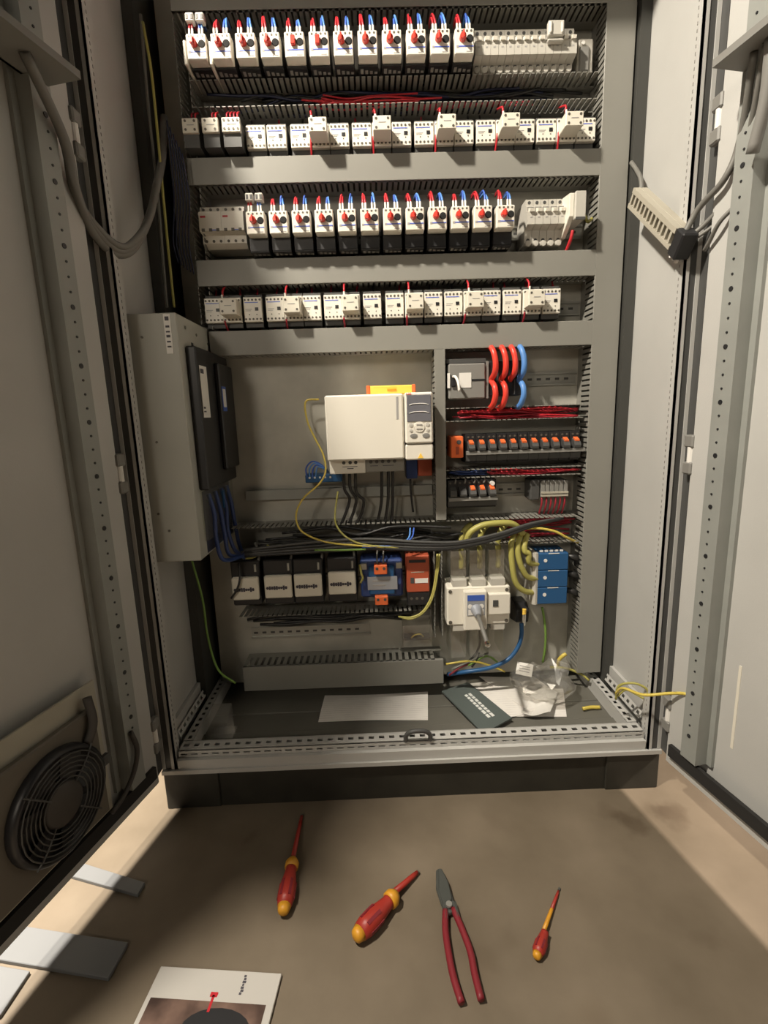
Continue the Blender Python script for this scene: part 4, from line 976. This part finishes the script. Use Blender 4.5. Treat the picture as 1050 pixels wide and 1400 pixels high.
# ------------------------------------------------------------------ things on the floor
def screwdriver(label, end, collar, tip, rh, rs, kind):
    e, c0, tp = [Vector((p.x, p.y, 0)) for p in (end, collar, tip)]; ax = (tp-e).normalized(); L1 = (c0-e).length; L2 = (tp-c0).length
    t = thing('screwdriver', label, 'screwdriver', (e+tp)/2)
    z = Vector((0, 0, rh)); down = Vector((0, 0, -(rh-rs-.0005)))
    cap = .14*L1
    MB().lathe(e+z, ax, [(0, rh*.35), (cap*.25, rh*.62), (cap, rh*.8)], 14).build('end_cap', 'tool_yellow', t, smooth=True)
    ha = MB().lathe(e+z, ax, [(cap, rh*.82), (L1*.3, rh), (L1*.5, rh), (L1*.72, rh*.78), (L1*.86, rh*.66), (L1*.92, rh*.7)], 14).build('handle', 'tool_red', t, smooth=True)
    mb = MB(); zz = Vector((0, 0, 1)); sd = ax.cross(zz)
    for k in range(6):
        a_ = k*math.pi/3; dv = (sd*math.cos(a_)+zz*math.sin(a_)); mb.obox(e+z+ax*L1*.42+dv*rh*.97, ax*L1*.16, dv.cross(ax)*rh*.16, dv*rh*.05)
    mb.build('grip_rib', 'pliers_red', ha)
    if kind == 'big':
        MB().lathe(e+z, ax, [(L1*.90, rh*.62), (L1*.92, rh*.86), (L1*1.02, rh*.86), (L1*1.12, rh*.5)], 14).build('collar', 'tool_yellow', t, smooth=True)
        MB().lathe(c0+z, (ax*L2-z*.75), [(.0, rs*1.25), (L2*.8, rs), (L2*.97, rs*.85)], 10).build('shaft', 'tool_red', t, smooth=True)
    else:
        MB().lathe(c0+z, (ax*L2-z*.75), [(-.006, rs*1.5), (L2*.45, rs*1.3), (L2*.5, rs)], 10).build('collar', 'tool_yellow', t, smooth=True)
        MB().lathe(c0+z, (ax*L2-z*.75), [(L2*.48, rs*1.25), (L2*.85, rs), (L2*.93, rs*.8)], 10).build('shaft', 'tool_red', t, smooth=True)
    d_ = (ax*L2-z*.75).normalized()
    MB().obox(c0+z+d_*L2*.985, d_*L2*.03, ax.cross(zz)*rs*.8, Vector((0, 0, rs*.35))).build('tip', 'steel_dark', t)
def F0(u, v): return at(u, v, 'z', .012)
screwdriver('long red insulated screwdriver with yellow collar nearest the plinth', F0(387, 1252), F0(399, 1184), F0(413, 1110), .0165, .0042, 'big')
screwdriver('stubby thick red insulated screwdriver with yellow collar, in the middle of the floor', F0(485, 1287), F0(533, 1229), F0(575, 1190), .0185, .005, 'big')
screwdriver('small slim red screwdriver with long yellow collar, right of the pliers', F0(733, 1309), F0(744, 1270), F0(767, 1210), .0105, .0026, 'small')
t = thing('cable_cutter', 'cable cutter with red sleeved handles and dark steel jaws on the floor', 'pliers', F0(625, 1280))
tip, piv, h1, h2 = F0(599, 1188), F0(614, 1240), F0(630, 1371), F0(658, 1367)
def poly(pts, z0, z1, name, m, **k): return MB().prism_z([(p.x, p.y) for p in pts], z0, z1).build(name, m, t, bevel=.0012)
poly([F0(596, 1190), F0(601, 1187), F0(611, 1203), F0(619, 1226), F0(622, 1246), F0(611, 1250), F0(603, 1236), F0(596, 1214)], .006, .013, 'jaw', 'steel_dark')
poly([F0(599, 1190), F0(604, 1190), F0(613, 1208), F0(618, 1232), F0(606, 1242), F0(600, 1222)], .013, .017, 'jaw', 'steel_dark')
MB().cyl((piv.x, piv.y, .016), (piv.x, piv.y, .020), .006).build('pivot', 'rail_steel', t)
for l in ([(609, 1244), (609, 1270), (613, 1300), (620, 1335), (631, 1370)], [(620, 1242), (632, 1270), (643, 1300), (649, 1330), (658, 1366)]):
    MB().tube([Vector((F0(u, v).x, F0(u, v).y, .0105)) for u, v in l], .0060, 9).build('handle', 'pliers_red', t, smooth=True)
    u, v = l[0]; u2, v2 = l[1]; MB().tube([Vector((F0(u, v-8).x, F0(u, v-8).y, .0105)), Vector((F0((u+u2)/2, (v+v2)/2).x, F0((u+u2)/2, (v+v2)/2).y, .0105))], .0058, 8).build('tang', 'steel_dark', t)
def flat(name, label, cat, l, th, m, z=.0):
    pts = Z(.008, *l); V = [(p.x, p.y, z) for p in pts]+[(p.x, p.y, z+th) for p in pts]; n = len(pts)
    return tag(MB().add(V, [tuple(range(n))[::-1], tuple(range(n, 2*n))]+[(i, (i+1)%n, n+(i+1)%n, n+i) for i in range(n)]).build(name, m, bevel=.001), label, cat)
mat('offcut_grey', (.15, .155, .16), .55)
flat('duct_cover_offcut', 'narrow grey duct cover offcut lying across the light strip under the left door', 'offcut', [(60, 1166), (108, 1178), (198, 1206), (188, 1223), (93, 1196), (45, 1184)], .008, 'offcut_grey')
flat('duct_cover_offcut', 'wide grey duct cover offcut half in the light at the left edge', 'offcut', [(-40, 1254), (35, 1266), (175, 1288), (148, 1337), (0, 1312), (-80, 1300)], .008, 'offcut_grey')
flat('duct_cover_offcut', 'grey offcut in the bottom left corner, nearest the camera', 'offcut', [(-60, 1312), (0, 1320), (41, 1327), (0, 1388), (-60, 1400)], .008, 'offcut_grey')
# catalogue with a brown photograph on its cover
L0, R0 = at(220, 1320, 'z', .008), at(385, 1330, 'z', .008)
ex = (R0-L0).normalized(); wd = (R0-L0).length; ey = Vector((ex.y, -ex.x, 0)); CT = lambda a_, b_, c__: L0*1+ex*a_+ey*b_+Vector((0, 0, c__-L0.z))
t = thing('catalogue', 'white catalogue with a brown cover photograph lying on the floor', 'catalogue', CT(wd/2, .14, 0))
bk = MB(CT).box(0, wd, 0, .29, .0005, .007).build('cover', 'cover_white', t, bevel=.0008)
m = bpy.data.materials.new('cover_photo'); m.use_nodes = True; nt = m.node_tree; b_ = nt.nodes['Principled BSDF']; b_.inputs['Roughness'].default_value = .35
tc = nt.nodes.new('ShaderNodeTexCoord'); n_ = nt.nodes.new('ShaderNodeTexNoise'); n_.inputs['Scale'].default_value = 14; n_.inputs['Detail'].default_value = 4
r_ = nt.nodes.new('ShaderNodeValToRGB'); r_.color_ramp.elements[0].color = (.05, .03, .025, 1); r_.color_ramp.elements[1].color = (.22, .14, .11, 1); r_.color_ramp.elements[0].position = .35; r_.color_ramp.elements[1].position = .65
nt.links.new(tc.outputs['Object'], n_.inputs['Vector']); nt.links.new(n_.outputs['Fac'], r_.inputs['Fac']); nt.links.new(r_.outputs['Color'], b_.inputs['Base Color']); M['cover_photo'] = m
ph = MB(CT).box(.008, wd-.012, .047, .25, .007, .0073).build('cover_photo', 'cover_photo', bk)
mb = MB(CT); mb.add([(.13+.055*math.cos(a_*math.pi/10), .085-.03*math.sin(a_*math.pi/10), .0074) for a_ in range(11)]+[(.075, .2, .0074), (.185, .2, .0074)], [tuple(range(13))])
mb.build('dark_arch', 'black_plastic', bk)
MB(CT).box(.108, .112, .038, .062, .0074, .0077).box(.104, .116, .034, .041, .0074, .0077).build('red_mark', 'red_wire', bk)
mb = MB(CT)
for i in range(7): mb.box(.150+(i % 2)*.001, .154+(i % 3)*.001, .006+i*.0043, .0095+i*.0043, .007, .0073)
mb.build('cover_print', 'print_dark', bk)
